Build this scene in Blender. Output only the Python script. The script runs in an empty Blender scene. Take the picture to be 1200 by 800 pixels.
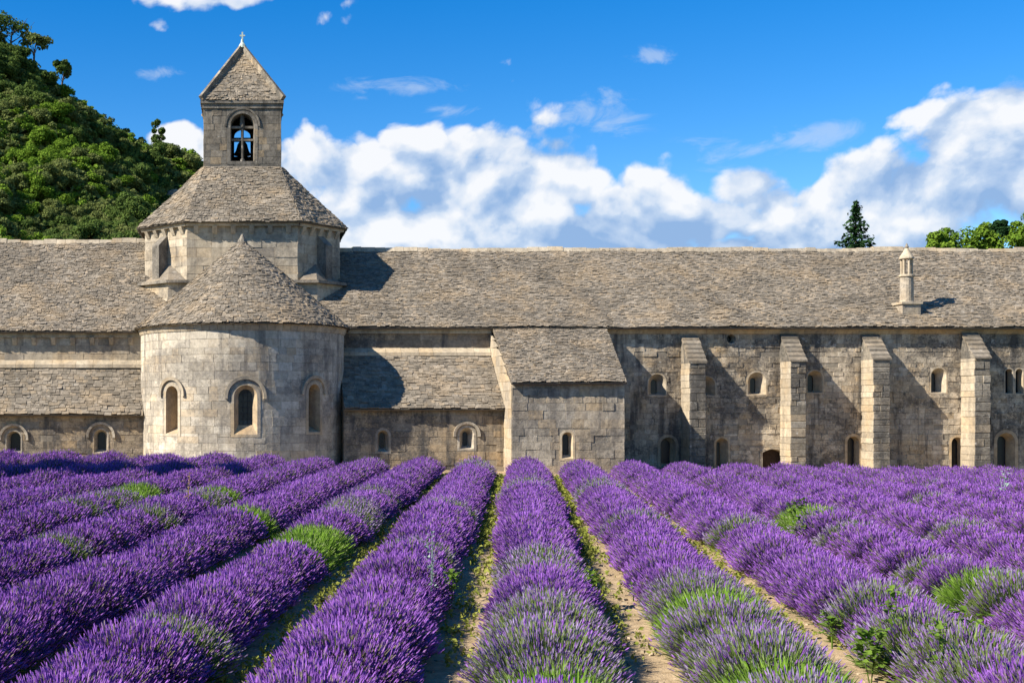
import bpy, math, random
import numpy as np
from mathutils import Vector

random.seed(7)
RNG = np.random.default_rng(11)
sc = bpy.context.scene
COL = sc.collection

# ------------------------------------------------------------------ camera
F, CX, CY, EYE = 1500.0, 284.0, 479.0, 2.5      # focal length and principal point in photo pixels (1200 x 800), eye height
cam_d = bpy.data.cameras.new('camera')
cam_d.sensor_width = 36.0
cam_d.lens = F / 1200.0 * 36.0
cam_d.shift_x = (600.0 - CX) / 1200.0
cam_d.shift_y = (CY - 400.0) / 1200.0
cam_d.clip_end = 5000.0
cam = bpy.data.objects.new('camera', cam_d)
cam.location = (0, 0, EYE)
cam.rotation_euler = (math.radians(90), 0, 0)
COL.objects.link(cam)
sc.camera = cam


def P(x, y, Y):
    return Vector(((x - CX) * Y / F, Y, EYE + (CY - y) * Y / F))


def ZZ(y, Y):
    return EYE + (CY - y) * Y / F


def XX(x, Y):
    return (x - CX) * Y / F


# ------------------------------------------------------------------ sun and sky
TOSUN = Vector((-3.08, -1.15, 2.6)).normalized()
EXPOSURE = 1.0
SKY_STRENGTH = 0.052
SUN_STRENGTH = 5.0
sun_d = bpy.data.lights.new('sun', 'SUN')
sun_d.energy = SUN_STRENGTH
sun_d.angle = math.radians(0.5)
sun_d.color = (1.0, 0.93, 0.82)
sun = bpy.data.objects.new('sun', sun_d)
sun.rotation_euler = TOSUN.to_track_quat('Z', 'Y').to_euler()
sun.location = (-30, -10, 40)
COL.objects.link(sun)
sc.view_settings.view_transform = 'Standard'
sc.view_settings.look = 'None'
sc.view_settings.gamma = 1.0
sc.view_settings.use_curve_mapping = False
sc.view_settings.exposure = EXPOSURE
sc.cycles.max_bounces = 5
sc.cycles.diffuse_bounces = 3
sc.cycles.transparent_max_bounces = 6

world = bpy.data.worlds.new('World')
sc.world = world
world.use_nodes = True


class NT:
    """small node-tree builder"""

    def __init__(self, tree):
        self.t = tree
        self.n = tree.nodes
        self.n.clear()

    def new(self, typ, **kw):
        nd = self.n.new(typ)
        for k, v in kw.items():
            setattr(nd, k, v)
        return nd

    def link(self, a, b):
        self.t.links.new(a, b)

    def inp(self, sock, v):
        if isinstance(v, bpy.types.NodeSocket):
            self.link(v, sock)
        elif v is not None:
            if hasattr(sock.default_value, '__len__') and not hasattr(v, '__len__'):
                v = (v,) * len(sock.default_value)
            if hasattr(sock.default_value, '__len__') and len(sock.default_value) == 4 and len(v) == 3:
                v = (*v, 1.0)
            sock.default_value = v

    def math(self, op, a, b=None, clamp=False):
        nd = self.new('ShaderNodeMath', operation=op)
        nd.use_clamp = clamp
        self.inp(nd.inputs[0], a)
        if b is not None:
            self.inp(nd.inputs[1], b)
        return nd.outputs[0]

    def vmath(self, op, a, b=None):
        nd = self.new('ShaderNodeVectorMath', operation=op)
        self.inp(nd.inputs[0], a)
        if b is not None:
            self.inp(nd.inputs[1], b)
        return nd.outputs['Value'] if op in ('LENGTH', 'DOT_PRODUCT', 'DISTANCE') else nd.outputs[0]

    def noise(self, vec, scale, detail=4.0, rough=0.55, dist=0.0):
        nd = self.new('ShaderNodeTexNoise')
        self.inp(nd.inputs['Vector'], vec)
        nd.inputs['Scale'].default_value = scale
        nd.inputs['Detail'].default_value = detail
        nd.inputs['Roughness'].default_value = rough
        nd.inputs['Distortion'].default_value = dist
        return nd.outputs['Fac']

    def rng(self, v, a, b, c=0.0, d=1.0, smooth=False):
        nd = self.new('ShaderNodeMapRange')
        nd.interpolation_type = 'SMOOTHSTEP' if smooth else 'LINEAR'
        self.inp(nd.inputs['Value'], v)
        for k, val in zip(('From Min', 'From Max', 'To Min', 'To Max'), (a, b, c, d)):
            nd.inputs[k].default_value = val
        return nd.outputs[0]

    def mix(self, f, a, b, mode='MIX'):
        nd = self.new('ShaderNodeMix', data_type='RGBA', blend_type=mode)
        self.inp(nd.inputs['Factor'], f)
        self.inp(nd.inputs['A'], a) if False else self.inp(nd.inputs[6], a)
        self.inp(nd.inputs[7], b)
        return nd.outputs[2]


def build_world():
    t = NT(world.node_tree)
    out = t.new('ShaderNodeOutputWorld')
    bg = t.new('ShaderNodeBackground')
    bg.inputs['Strength'].default_value = SKY_STRENGTH
    sky = t.new('ShaderNodeTexSky', sky_type='NISHITA')
    sky.sun_disc = False
    sky.sun_elevation = math.asin(TOSUN.z)
    sky.sun_rotation = math.atan2(TOSUN.x, TOSUN.y)
    sky.altitude = 400
    sky.air_density = 1.0
    sky.dust_density = 0.0
    sky.ozone_density = 3.0
    hs = t.new('ShaderNodeHueSaturation')
    hs.inputs['Hue'].default_value = 0.508
    hs.inputs['Saturation'].default_value = 1.47
    hs.inputs['Value'].default_value = 1.68
    t.link(sky.outputs[0], hs.inputs['Color'])
    blue = hs.outputs[0]
    tc = t.new('ShaderNodeTexCoord')
    d = tc.outputs['Generated']
    sep = t.new('ShaderNodeSeparateXYZ')
    t.link(d, sep.inputs[0])
    z = sep.outputs[2]
    # cumulus banks, as blobs around compass directions: (photo x, y, half width, half height, weight)
    blobs = [(345, 200, 80, 80, 1.15), (430, 220, 110, 85, 1.1), (520, 215, 90, 75, 1.05), (600, 225, 120, 90, 1.05), (665, 205, 80, 60, 1.0), (740, 240, 80, 60, .85),
             (860, 265, 130, 50, .8), (895, 225, 70, 45, .85), (1000, 225, 90, 60, 1.0), (1100, 225, 110, 50, 1.0), (1178, 150, 95, 62, 1.1),
             (1210, 230, 120, 80, 1.0), (480, 275, 210, 60, 1.1), (1000, 288, 260, 50, 1.0), (700, 285, 260, 50, 1.0), (235, -12, 110, 26, .8), (108, 90, 50, 22, .62),
             (215, 165, 40, 24, .8), (1290, 190, 110, 100, 1.0)]
    wisps = [(855, 176, 62, 22), (465, 103, 85, 14), (700, 132, 65, 34), (525, 130, 40, 12), (960, 158, 60, 18), (765, 66, 30, 12), (180, 85, 40, 10)]

    def ell(vec, x, y, hw, hh):
        c = Vector(((x - CX) / F, 1.0, (CY - y) / F)).normalized()
        return t.vmath('LENGTH', t.vmath('MULTIPLY', t.vmath('SUBTRACT', vec, tuple(c)), (F / hw, F / hw, F / hh)))

    mask = None
    for (x, y, hw, hh, w) in blobs:
        m = t.math('MULTIPLY', t.rng(ell(d, x, y, hw, hh), 1.3, 0.1, 0, 1, True), w)
        mask = m if mask is None else t.math('MAXIMUM', mask, m)
    # the same kind of cloud goes on round the rest of the horizon
    az = t.noise(d, 2.3, 2.0)
    band = t.math('MULTIPLY', t.rng(z, 0.30, 0.08, 0, 1, True), t.rng(az, .47, .67, 0, .9, True))
    mask = t.math('MAXIMUM', mask, t.math('MULTIPLY', band, t.rng(sep.outputs[1], 0.75, 0.35, 0, 1, True)))

    def billow(vec):
        """cauliflower relief of the cloud, about -.5 to .5"""
        pv = t.vmath('MULTIPLY', vec, (1.0, 1.0, 1.3))
        wv = t.new('ShaderNodeTexNoise')
        t.link(pv, wv.inputs['Vector'])
        wv.inputs['Scale'].default_value = 14
        wv.inputs['Detail'].default_value = 5
        wp = t.vmath('ADD', pv, t.vmath('MULTIPLY', t.vmath('SUBTRACT', wv.outputs['Color'], (.5, .5, .5)), (.05, .05, .05)))
        acc = None
        for scale, amp in ((13, .55), (30, .30), (66, .15)):
            vo = t.new('ShaderNodeTexVoronoi', feature='F1')
            vo.inputs['Scale'].default_value = scale
            t.link(wp, vo.inputs['Vector'])
            q = t.math('MULTIPLY', t.math('SUBTRACT', .48, vo.outputs['Distance']), amp)
            acc = q if acc is None else t.math('ADD', acc, q)
        fb = t.math('MULTIPLY', t.math('SUBTRACT', t.noise(pv, 7.0, 8.0, .6, .3), .5), 1.25)
        return t.math('ADD', acc, fb)

    b1 = billow(d)
    b2 = billow(t.vmath('ADD', d, tuple(TOSUN * 0.014 + Vector((0, 0, .008)))))
    d1 = t.math('ADD', mask, t.math('MULTIPLY', b1, 1.7))
    alpha = t.rng(d1, .34, .64, 0, 1, True)
    rel = t.math('MULTIPLY', t.math('SUBTRACT', b1, b2), 1.9)                  # sides turned to the sun
    low = t.rng(z, .12, .24, -.13, .12)                                        # cloud bases are greyer than their tops
    patch = t.math('MULTIPLY', t.math('SUBTRACT', t.noise(d, 11, 4, .55, .6), .5), 1.7)
    shade = t.math('ADD', t.math('ADD', t.math('ADD', rel, low), patch), .56, clamp=True)
    k = 1.0 / SKY_STRENGTH
    e = 2 ** -EXPOSURE
    dark = tuple(c * k * e for c in (.30, .47, .76))
    mid = tuple(c * k * e for c in (.60, .72, .90))
    lite = tuple(c * k * e for c in (.97, .98, 1.0))
    cc = t.mix(t.rng(shade, .10, .52), dark, mid)
    cc = t.mix(t.rng(shade, .45, .85), cc, lite)
    col = t.mix(t.math('MULTIPLY', alpha, .96), blue, cc)
    wm = None
    for (x, y, hw, hh) in wisps:
        m = t.rng(ell(d, x, y, hw, hh), 1.3, .0, 0, 1, True)
        wm = m if wm is None else t.math('MAXIMUM', wm, m)
    wn = t.noise(t.vmath('MULTIPLY', d, (1, 1, 2.6)), 22, 8, .62, .8)
    wa = t.math('MULTIPLY', t.rng(t.math('ADD', t.math('MULTIPLY', wm, .55), t.math('MULTIPLY', t.math('SUBTRACT', wn, .5), 1.9)), .18, .75, 0, 1, True), t.rng(wm, 0, .25, 0, .5))
    col = t.mix(wa, col, mid)
    t.link(col, bg.inputs['Color'])
    t.link(bg.outputs[0], out.inputs[0])


build_world()
world.cycles.sampling_method = 'MANUAL'
world.cycles.sample_map_resolution = 256

# ------------------------------------------------------------------ materials
MAT = {}


def mat_base(name):
    m = bpy.data.materials.new(name)
    m.use_nodes = True
    t = NT(m.node_tree)
    out = t.new('ShaderNodeOutputMaterial')
    b = t.new('ShaderNodeBsdfPrincipled')
    t.link(b.outputs[0], out.inputs[0])
    b.inputs['Specular IOR Level'].default_value = .15
    MAT[name] = m
    return m, t, b


def bump(t, b, h, strength, dist):
    bp = t.new('ShaderNodeBump')
    bp.inputs['Strength'].default_value = strength
    bp.inputs['Distance'].default_value = dist
    t.link(h, bp.inputs['Height'])
    t.link(bp.outputs[0], b.inputs['Normal'])


def attr(t, name='rnd'):
    a = t.new('ShaderNodeAttribute')
    a.attribute_name = name
    return a.outputs['Fac']


def stone_mat(name, lo, hi, lichen=(.16, .15, .135), lich_amt=.5, streak=.5, bmp=.5, warm=(.44, .30, .15), warm_amt=.25, pale_amt=.15, mottle=.28, pits=.4):
    m, t, b = mat_base(name)
    g = t.new('ShaderNodeNewGeometry')
    p = g.outputs['Position']
    r = attr(t)
    n_f = t.noise(p, 9.0, 6, .65)
    n_m = t.noise(p, 1.7, 5, .6)
    n_l = t.noise(p, .42, 4, .55, .4)
    c = t.mix(r, lo, hi)
    tint = t.math('FRACT', t.math('MULTIPLY', r, 7.31))
    c = t.mix(t.rng(tint, .72, 1.0, 0, .55), c, warm)
    c = t.mix(t.rng(tint, .22, .0, 0, .45), c, tuple(x * 1.6 for x in lichen))
    c = t.mix(t.rng(n_f, .3, .75), c, t.mix(.5, c, hi), 'MIX')
    wm = t.math('MULTIPLY', t.rng(t.noise(p, .75, 3, .5), .5, .66, 0, 1, True), warm_amt)
    c = t.mix(wm, c, warm)
    sv = t.vmath('MULTIPLY', p, (1.6, 1.6, .16))
    st = t.math('MULTIPLY', t.rng(t.noise(sv, 1.3, 5, .6), .5, .66, 0, 1, True), streak)
    c = t.mix(st, c, lichen)
    lm = t.math('ADD', t.math('ADD', t.math('MULTIPLY', n_l, .5), t.math('MULTIPLY', n_m, .3)), t.math('MULTIPLY', t.noise(p, 14, 4, .7), .2))
    lk = t.math('MULTIPLY', t.rng(lm, .48, .56, 0, 1, True), lich_amt)
    lk2 = t.math('MULTIPLY', lk, t.rng(n_f, .32, .6, .35, 1.0))
    c = t.mix(lk2, c, lichen)
    pk = t.math('MULTIPLY', t.rng(t.noise(p, 4.2, 6, .7), .60, .68, 0, 1, True), pale_amt)
    c = t.mix(pk, c, (.46, .43, .375))
    dk = t.math('MULTIPLY', t.rng(t.noise(p, 6.5, 4, .7), .63, .70, 0, 1, True), .55)
    c = t.mix(dk, c, tuple(x * .5 for x in lichen))
    mot = t.rng(t.noise(p, 5.0, 8, .76), .34, .66, 1 - mottle, 1 + mottle * .7)
    c = t.mix(1.0, c, mot, 'MULTIPLY')
    t.link(c, b.inputs['Base Color'])
    b.inputs['Roughness'].default_value = .92
    h = t.math('ADD', t.math('MULTIPLY', n_f, .5), t.math('MULTIPLY', t.noise(p, 26, 4, .7), .3))
    h = t.math('ADD', h, t.math('MULTIPLY', t.noise(p, 3.4, 7, .68), pits))
    bump(t, b, h, bmp, .03)
    return m


def simple_mat(name, c1, c2, scale=6.0, rough=.9, bmp=0.0, use_rnd=True, rnd_span=(.75, 1.25), trans=0.0):
    m, t, b = mat_base(name)
    g = t.new('ShaderNodeNewGeometry')
    p = g.outputs['Position']
    n = t.noise(p, scale, 4, .6)
    c = t.mix(t.rng(n, .3, .7), c1, c2)
    if use_rnd:
        c = t.mix(1.0, c, t.rng(attr(t), 0, 1, *rnd_span), 'MULTIPLY')
    t.link(c, b.inputs['Base Color'])
    b.inputs['Roughness'].default_value = rough
    if bmp:
        bump(t, b, n, bmp, .03)
    return m


def leaf_mat(name, c1, c2, oscale=.35, trans=.25, c3=None, c3_from=.86):
    m = bpy.data.materials.new(name)
    m.use_nodes = True
    t = NT(m.node_tree)
    out = t.new('ShaderNodeOutputMaterial')
    df = t.new('ShaderNodeBsdfDiffuse')
    tr = t.new('ShaderNodeBsdfTranslucent')
    mx = t.new('ShaderNodeMixShader')
    mx.inputs[0].default_value = trans
    oi = t.new('ShaderNodeObjectInfo')
    r = attr(t)
    f = t.math('ADD', t.math('MULTIPLY', r, 1 - oscale), t.math('MULTIPLY', oi.outputs['Random'], oscale))
    c = t.mix(f, c1, c2)
    if c3: c = t.mix(t.rng(r, c3_from, c3_from + .06), c, c3)
    t.link(c, df.inputs[0])
    t.link(c, tr.inputs[0])
    t.link(df.outputs[0], mx.inputs[1])
    t.link(tr.outputs[0], mx.inputs[2])
    t.link(mx.outputs[0], out.inputs[0])
    MAT[name] = m
    return m


LK = (.105, .095, .085)
stone_mat('apse_stone', (.365, .315, .238), (.555, .49, .385), lichen=LK, lich_amt=.62, streak=.62, warm_amt=.25)
stone_mat('tower_stone', (.37, .305, .215), (.53, .45, .33), lichen=LK, lich_amt=.55, streak=.4, warm_amt=.35)
stone_mat('belfry_stone', (.15, .132, .107), (.245, .215, .172), lichen=(.06, .056, .048), lich_amt=.7, streak=.75, warm_amt=.1, pale_amt=.45, mottle=.4)
stone_mat('wing_stone', (.29, .238, .17), (.52, .435, .318), lichen=(.065, .06, .055), lich_amt=.85, streak=.8, warm_amt=.5, pale_amt=.6, bmp=1.0, mottle=.42, pits=1.2)
stone_mat('annex_stone', (.255, .22, .168), (.43, .37, .285), lichen=LK, lich_amt=.6, streak=.5, warm_amt=.25, bmp=.9, mottle=.38, pits=.9)
stone_mat('aisle_stone', (.195, .155, .105), (.34, .275, .195), lichen=(.075, .07, .065), lich_amt=.9, streak=.85, warm_amt=.4, bmp=.9, mottle=.4, pits=.8)
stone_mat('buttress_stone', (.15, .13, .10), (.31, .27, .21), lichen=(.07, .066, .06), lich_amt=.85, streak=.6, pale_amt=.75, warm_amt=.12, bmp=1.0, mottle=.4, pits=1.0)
stone_mat('ochre_stone', (.37, .27, .155), (.50, .385, .245), lichen=LK, lich_amt=.3, streak=.4, warm=(.46, .29, .13), warm_amt=.5, bmp=.5)
stone_mat('pale_stone', (.37, .30, .205), (.50, .42, .305), lichen=LK, lich_amt=.3, streak=.3, warm_amt=.4, bmp=.4)
stone_mat('mortar', (.21, .178, .132), (.30, .257, .193), lichen=LK, lich_amt=.6, streak=.5)
stone_mat('lauze', (.115, .096, .071), (.295, .248, .187), lichen=(.10, .088, .07), lich_amt=.5, streak=.3, warm=(.36, .26, .15), warm_amt=.35, pale_amt=.4, bmp=.9, mottle=.3)
simple_mat('roof_deck', (.10, .085, .065), (.15, .125, .095), use_rnd=False)
simple_mat('dark_interior', (.012, .011, .010), (.02, .018, .016), use_rnd=False)
simple_mat('door_wood', (.035, .022, .016), (.06, .04, .028), 12, use_rnd=False)
simple_mat('bell_bronze', (.02, .022, .02), (.05, .05, .042), use_rnd=False, rough=.5)
simple_mat('cross_metal', (.35, .42, .36), (.48, .54, .46), use_rnd=False, rough=.6)
simple_mat('lead', (.02, .02, .02), (.04, .04, .04), use_rnd=False, rough=.5)
m_, t_, b_ = mat_base('glass')
b_.inputs['Base Color'].default_value = (.012, .014, .018, 1)
b_.inputs['Roughness'].default_value = .25
b_.inputs['Specular IOR Level'].default_value = .4
simple_mat('bark', (.06, .045, .032), (.12, .095, .07), 8, use_rnd=False)
leaf_mat('leaf_dark', (.045, .078, .022), (.145, .205, .048))
leaf_mat('leaf_olive', (.085, .115, .034), (.220, .250, .078))
leaf_mat('leaf_bright', (.075, .145, .015), (.210, .310, .040))
leaf_mat('leaf_spruce', (.010, .032, .012), (.035, .075, .026), trans=.1)
leaf_mat('weed_leaf', (.075, .145, .018), (.19, .29, .05), trans=.35)
leaf_mat('cover_leaf', (.14, .18, .03), (.37, .37, .085), trans=.3)
leaf_mat('thistle_leaf', (.20, .28, .22), (.34, .42, .36), trans=.2)
leaf_mat('dry_weed', (.22, .15, .06), (.40, .27, .12), trans=.2)
# lavender
leaf_mat('bloom_purple', (.125, .042, .23), (.44, .19, .65), oscale=.12, trans=.30, c3=(.27, .22, .20), c3_from=.92)
leaf_mat('bloom_pale', (.19, .13, .26), (.42, .33, .52), oscale=.15, trans=.3)
leaf_mat('bloom_green', (.15, .22, .06), (.33, .38, .17), oscale=.15, trans=.3)
leaf_mat('stem_grey', (.10, .105, .055), (.27, .24, .15), oscale=.15, trans=.25)
leaf_mat('foliage_grey', (.055, .075, .032), (.15, .18, .075), oscale=.2, trans=.25)
leaf_mat('foliage_sage', (.10, .155, .035), (.28, .36, .11), oscale=.2, trans=.3)
leaf_mat('stem_sage', (.12, .15, .06), (.27, .29, .14), oscale=.15, trans=.3)
leaf_mat('foliage_green', (.085, .175, .018), (.26, .42, .06), oscale=.2, trans=.3)


def ground_mat():
    m, t, b = mat_base('soil')
    g = t.new('ShaderNodeNewGeometry')
    p = g.outputs['Position']
    n1 = t.noise(p, .8, 5, .6)
    n2 = t.noise(p, 7.0, 6, .65)
    n3 = t.noise(p, 34.0, 4, .7)
    c = t.mix(t.rng(n2, .3, .7), (.27, .19, .105), (.48, .36, .22))
    c = t.mix(t.math('MULTIPLY', t.rng(n3, .55, .7), .6), c, (.50, .41, .28))
    c = t.mix(t.math('MULTIPLY', t.rng(n1, .5, .65, 0, 1, True), .45), c, (.20, .155, .075))
    # dark grass added out of view past the rows, to cut bounce onto the walls
    sp = t.new('ShaderNodeSeparateXYZ')
    t.link(p, sp.inputs[0])
    edge = t.math('MULTIPLY', t.math('SUBTRACT', n1, .5), 2.0)
    a1 = t.rng(t.math('ADD', sp.outputs[0], edge), -12.0, -12.6, 0, 1)
    a2 = t.rng(t.math('ADD', sp.outputs[0], edge), 33.0, 33.6, 0, 1)
    a3 = t.rng(t.math('ADD', sp.outputs[1], edge), 6.2, 5.6, 0, 1)
    out_ = t.math('MAXIMUM', t.math('MAXIMUM', a1, a2), a3)
    c = t.mix(out_, c, t.mix(t.rng(n2, .3, .7), (.030, .050, .012), (.075, .095, .025)))
    t.link(c, b.inputs['Base Color'])
    b.inputs['Roughness'].default_value = .95
    h = t.math('ADD', t.math('MULTIPLY', n2, .7), t.math('MULTIPLY', n3, .3))
    bump(t, b, h, .9, .06)


ground_mat()
simple_mat('pebble', (.26, .20, .125), (.42, .34, .23), 9, rnd_span=(.7, 1.2))
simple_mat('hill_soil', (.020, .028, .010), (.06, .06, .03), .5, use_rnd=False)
stone_mat('rock', (.17, .155, .135), (.30, .275, .235), lich_amt=.7, bmp=1.0, mottle=.4)


# ------------------------------------------------------------------ object helpers
def tag(o, label=None, cat=None, group=None, kind=None):
    if label: o['label'] = label
    if cat: o['category'] = cat
    if group: o['group'] = group
    if kind: o['kind'] = kind
    return o


def empty(name, loc=(0, 0, 0)):
    o = bpy.data.objects.new(name, None)
    o.empty_display_size = .2
    o.location = loc
    COL.objects.link(o)
    return o


def link(name, me, parent=None):
    o = bpy.data.objects.new(name, me)
    COL.objects.link(o)
    if parent is not None:
        o.parent = parent
    return o


def mesh_np(name, V, Q, mats, midx=None, rnd=None, smooth=False):
    """mesh from numpy: V (n,3), Q (m,k) faces of k corners"""
    V = np.asarray(V, dtype=np.float32)
    Q = np.asarray(Q, dtype=np.int32)
    me = bpy.data.meshes.new(name)
    k = Q.shape[1]
    me.vertices.add(len(V))
    me.vertices.foreach_set('co', V.ravel())
    me.loops.add(Q.size)
    me.loops.foreach_set('vertex_index', Q.ravel())
    me.polygons.add(len(Q))
    me.polygons.foreach_set('loop_start', np.arange(0, Q.size, k, dtype=np.int32))
    for m in mats:
        me.materials.append(MAT[m])
    if midx is not None:
        me.polygons.foreach_set('material_index', np.asarray(midx, dtype=np.int32))
    me.polygons.foreach_set('use_smooth', np.full(len(Q), smooth))
    a = me.attributes.new('rnd', 'FLOAT', 'FACE')
    a.data.foreach_set('value', np.asarray(rnd if rnd is not None else np.full(len(Q), .5), dtype=np.float32))
    me.update()
    me.validate()
    return me


class MB:
    """collects polygons, then links them as one mesh object"""

    def __init__(self):
        self.v, self.f, self.r = [], [], []

    def face(self, pts, r=.5):
        i = len(self.v)
        self.v.extend(tuple(p) for p in pts)
        self.f.append(tuple(range(i, i + len(pts))))
        self.r.append(r)

    def add(self, verts, faces, r=.5):
        i = len(self.v)
        self.v.extend(tuple(p) for p in verts)
        for f in faces:
            self.f.append(tuple(i + k for k in f))
            self.r.append(r)

    def hexa(self, p, r=.5):
        """8 corners: 0-3 one end (loop), 4-7 the other end"""
        self.add(p, [(3, 2, 1, 0), (4, 5, 6, 7), (0, 1, 5, 4), (1, 2, 6, 5), (2, 3, 7, 6), (3, 0, 4, 7)], r)

    def box(self, x0, x1, y0, y1, z0, z1, r=.5):
        self.hexa([(x0, y0, z0), (x1, y0, z0), (x1, y1, z0), (x0, y1, z0), (x0, y0, z1), (x1, y0, z1), (x1, y1, z1), (x0, y1, z1)], r)

    def lathe(self, c, prof, n=16, r=.5, cap=True):
        """prof: list of (radius, z) going up"""
        i0 = len(self.v)
        for rad, z in prof:
            for k in range(n):
                a = 2 * math.pi * k / n
                self.v.append((c[0] + rad * math.cos(a), c[1] + rad * math.sin(a), c[2] + z))
        for j in range(len(prof) - 1):
            for k in range(n):
                k2 = (k + 1) % n
                self.f.append((i0 + j * n + k, i0 + j * n + k2, i0 + (j + 1) * n + k2, i0 + (j + 1) * n + k))
                self.r.append(r)
        if cap:
            self.f.append(tuple(i0 + k for k in reversed(range(n)))); self.r.append(r)
            t0 = i0 + (len(prof) - 1) * n
            self.f.append(tuple(t0 + k for k in range(n))); self.r.append(r)

    def tube(self, pts, radii, n=6, r=.5):
        pts = [Vector(p) for p in pts]
        i0 = len(self.v)
        for j, p in enumerate(pts):
            d = (pts[min(j + 1, len(pts) - 1)] - pts[max(j - 1, 0)]).normalized()
            a = d.orthogonal().normalized()
            b = d.cross(a)
            for k in range(n):
                an = 2 * math.pi * k / n
                self.v.append(tuple(p + (a * math.cos(an) + b * math.sin(an)) * radii[j]))
        for j in range(len(pts) - 1):
            for k in range(n):
                k2 = (k + 1) % n
                self.f.append((i0 + j * n + k, i0 + j * n + k2, i0 + (j + 1) * n + k2, i0 + (j + 1) * n + k))
                self.r.append(r)

    def mesh(self, name, mat, smooth=False):
        me = bpy.data.meshes.new(name)
        me.from_pydata(self.v, [], self.f)
        for m in (mat if isinstance(mat, (list, tuple)) else [mat]):
            me.materials.append(MAT[m])
        a = me.attributes.new('rnd', 'FLOAT', 'FACE')
        a.data.foreach_set('value', np.asarray(self.r, dtype=np.float32))
        if smooth:
            me.polygons.foreach_set('use_smooth', np.full(len(self.f), True))
        me.update()
        return me

    def build(self, name, mat, parent=None, smooth=False):
        return link(name, self.mesh(name, mat, smooth), parent)


def rect_sub(r, holes):
    out = [r]
    for (a, b, c, d) in holes:
        nxt = []
        for (u0, u1, v0, v1) in out:
            if u1 <= a or u0 >= b or v1 <= c or v0 >= d:
                nxt.append((u0, u1, v0, v1)); continue
            if v0 < c: nxt.append((u0, u1, v0, c))
            if v1 > d: nxt.append((u0, u1, d, v1))
            m0, m1 = max(v0, c), min(v1, d)
            if u0 < a: nxt.append((u0, a, m0, m1))
            if u1 > b: nxt.append((b, u1, m0, m1))
        out = nxt
    return out


def plane_map(o, u, n):
    o, u, n = Vector(o), Vector(u).normalized(), Vector(n).normalized()

    def f(a, v, d):
        return o + u * a + n * d + Vector((0, 0, v))
    return f


def block(mb, mapf, u0, u1, v0, v1, relief, bev, r, seg=1, vtop=None, back=-.06):
    """one dressed stone: back ring sunk in the mortar, bevelled proud face"""
    us = [u0 + (u1 - u0) * k / seg for k in range(seg + 1)]
    vt = vtop or (lambda u: 1e9)
    j = [random.uniform(-.006, .006) for _ in range(4)]
    ring = lambda g, d: ([mapf(min(max(u, u0 + g), u1 - g), v0 + g + j[0] * 0, d) for u in us] +
                         [mapf(min(max(u, u0 + g), u1 - g), max(v0 + g + .005, min(v1 - g, vt(u) - g)), d) for u in reversed(us)])
    A = ring(0, back)
    B = ring(0, relief - bev)
    C = ring(bev, relief + j[0])
    n = len(A)
    i = len(mb.v)
    mb.v.extend(tuple(p) for p in A + B + C)
    for k in range(n):
        k2 = (k + 1) % n
        mb.f.append((i + k, i + k2, i + n + k2, i + n + k)); mb.r.append(r)
        mb.f.append((i + n + k, i + n + k2, i + 2 * n + k2, i + 2 * n + k)); mb.r.append(r)
    s = seg
    for k in range(s):
        mb.f.append((i + 2 * n + k, i + 2 * n + k + 1, i + 2 * n + n - 2 - k, i + 2 * n + n - 1 - k)); mb.r.append(r)


def masonry(parent, mapf, u0, u1, v0, v1, holes=(), mat='apse_stone', nsep=40, ch=(.26, .37), bl=(.42, .95), relief=.000, gap=.005,
            seg=1, vtop=None, thickback=True, view=None, rough=.005):
    """stone courses: the largest become single stones under the wall, the rest one joined mass; parent gets them all"""
    specs = []
    v = v0
    while v < v1 - .05:
        h = random.uniform(*ch)
        if v + h > v1 - .12: h = v1 - v
        u = u0 - random.uniform(0, .4)
        while u < u1 - .001:
            w = random.uniform(*bl) * (.75 + .5 * (h - ch[0]) / max(1e-6, ch[1] - ch[0]))
            a, b = max(u, u0), min(u + w, u1)
            if u1 - b < .16: b = u1; w = u1 - u
            u += w
            if b - a < .06: continue
            for (p, q, s, t) in rect_sub((a, b, v, v + h), holes):
                if q - p < .035 or t - s < .035: continue
                if vtop and max(vtop(p), vtop(q)) < s + .06: continue
                specs.append((p + gap / 2, q - gap / 2, s + gap / 2, t - gap / 2))
        v += h
    vis = view or (lambda u, v: True)
    order = sorted(range(len(specs)), key=lambda k: -(specs[k][1] - specs[k][0]) * (specs[k][3] - specs[k][2]) * (1 if vis((specs[k][0] + specs[k][1]) / 2, specs[k][3]) else .01))
    single = set(order[:nsep])
    rest = MB()
    for k, (p, q, s, t) in enumerate(specs):
        r = random.random()
        rl = relief + random.gauss(0, rough)
        if k in single:
            mb = MB()
            block(mb, mapf, p, q, s, t, rl, .006, r, seg, vtop)
            mb.build('stone', mat, parent)
        else:
            block(rest, mapf, p, q, s, t, rl, .006, r, seg, vtop)
    if rest.f:
        tag(rest.build('masonry', mat, parent), kind='stuff')


def backing(mb, mapf, u0, u1, v0, v1, holes=(), d=-.015, step=None, vtop=None):
    for (a, b, c, e) in rect_sub((u0, u1, v0, v1), holes):
        n = max(1, int((b - a) / step)) if step else 1
        for k in range(n):
            p, q = a + (b - a) * k / n, a + (b - a) * (k + 1) / n
            vt = vtop or (lambda u: 1e9)
            mb.face([mapf(p, c, d), mapf(q, c, d), mapf(q, min(e, vt(q)), d), mapf(p, min(e, vt(p)), d)])


# ------------------------------------------------------------------ windows
def arch_poly(uc, w, v0, v1, n=12):
    r = w / 2
    sp = v1 - r
    pts = [(uc - r, v0), (uc + r, v0)]
    for k in range(n + 1):
        a = math.pi * k / n
        pts.append((uc + r * math.cos(a), sp + r * math.sin(a)))
    return pts


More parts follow.
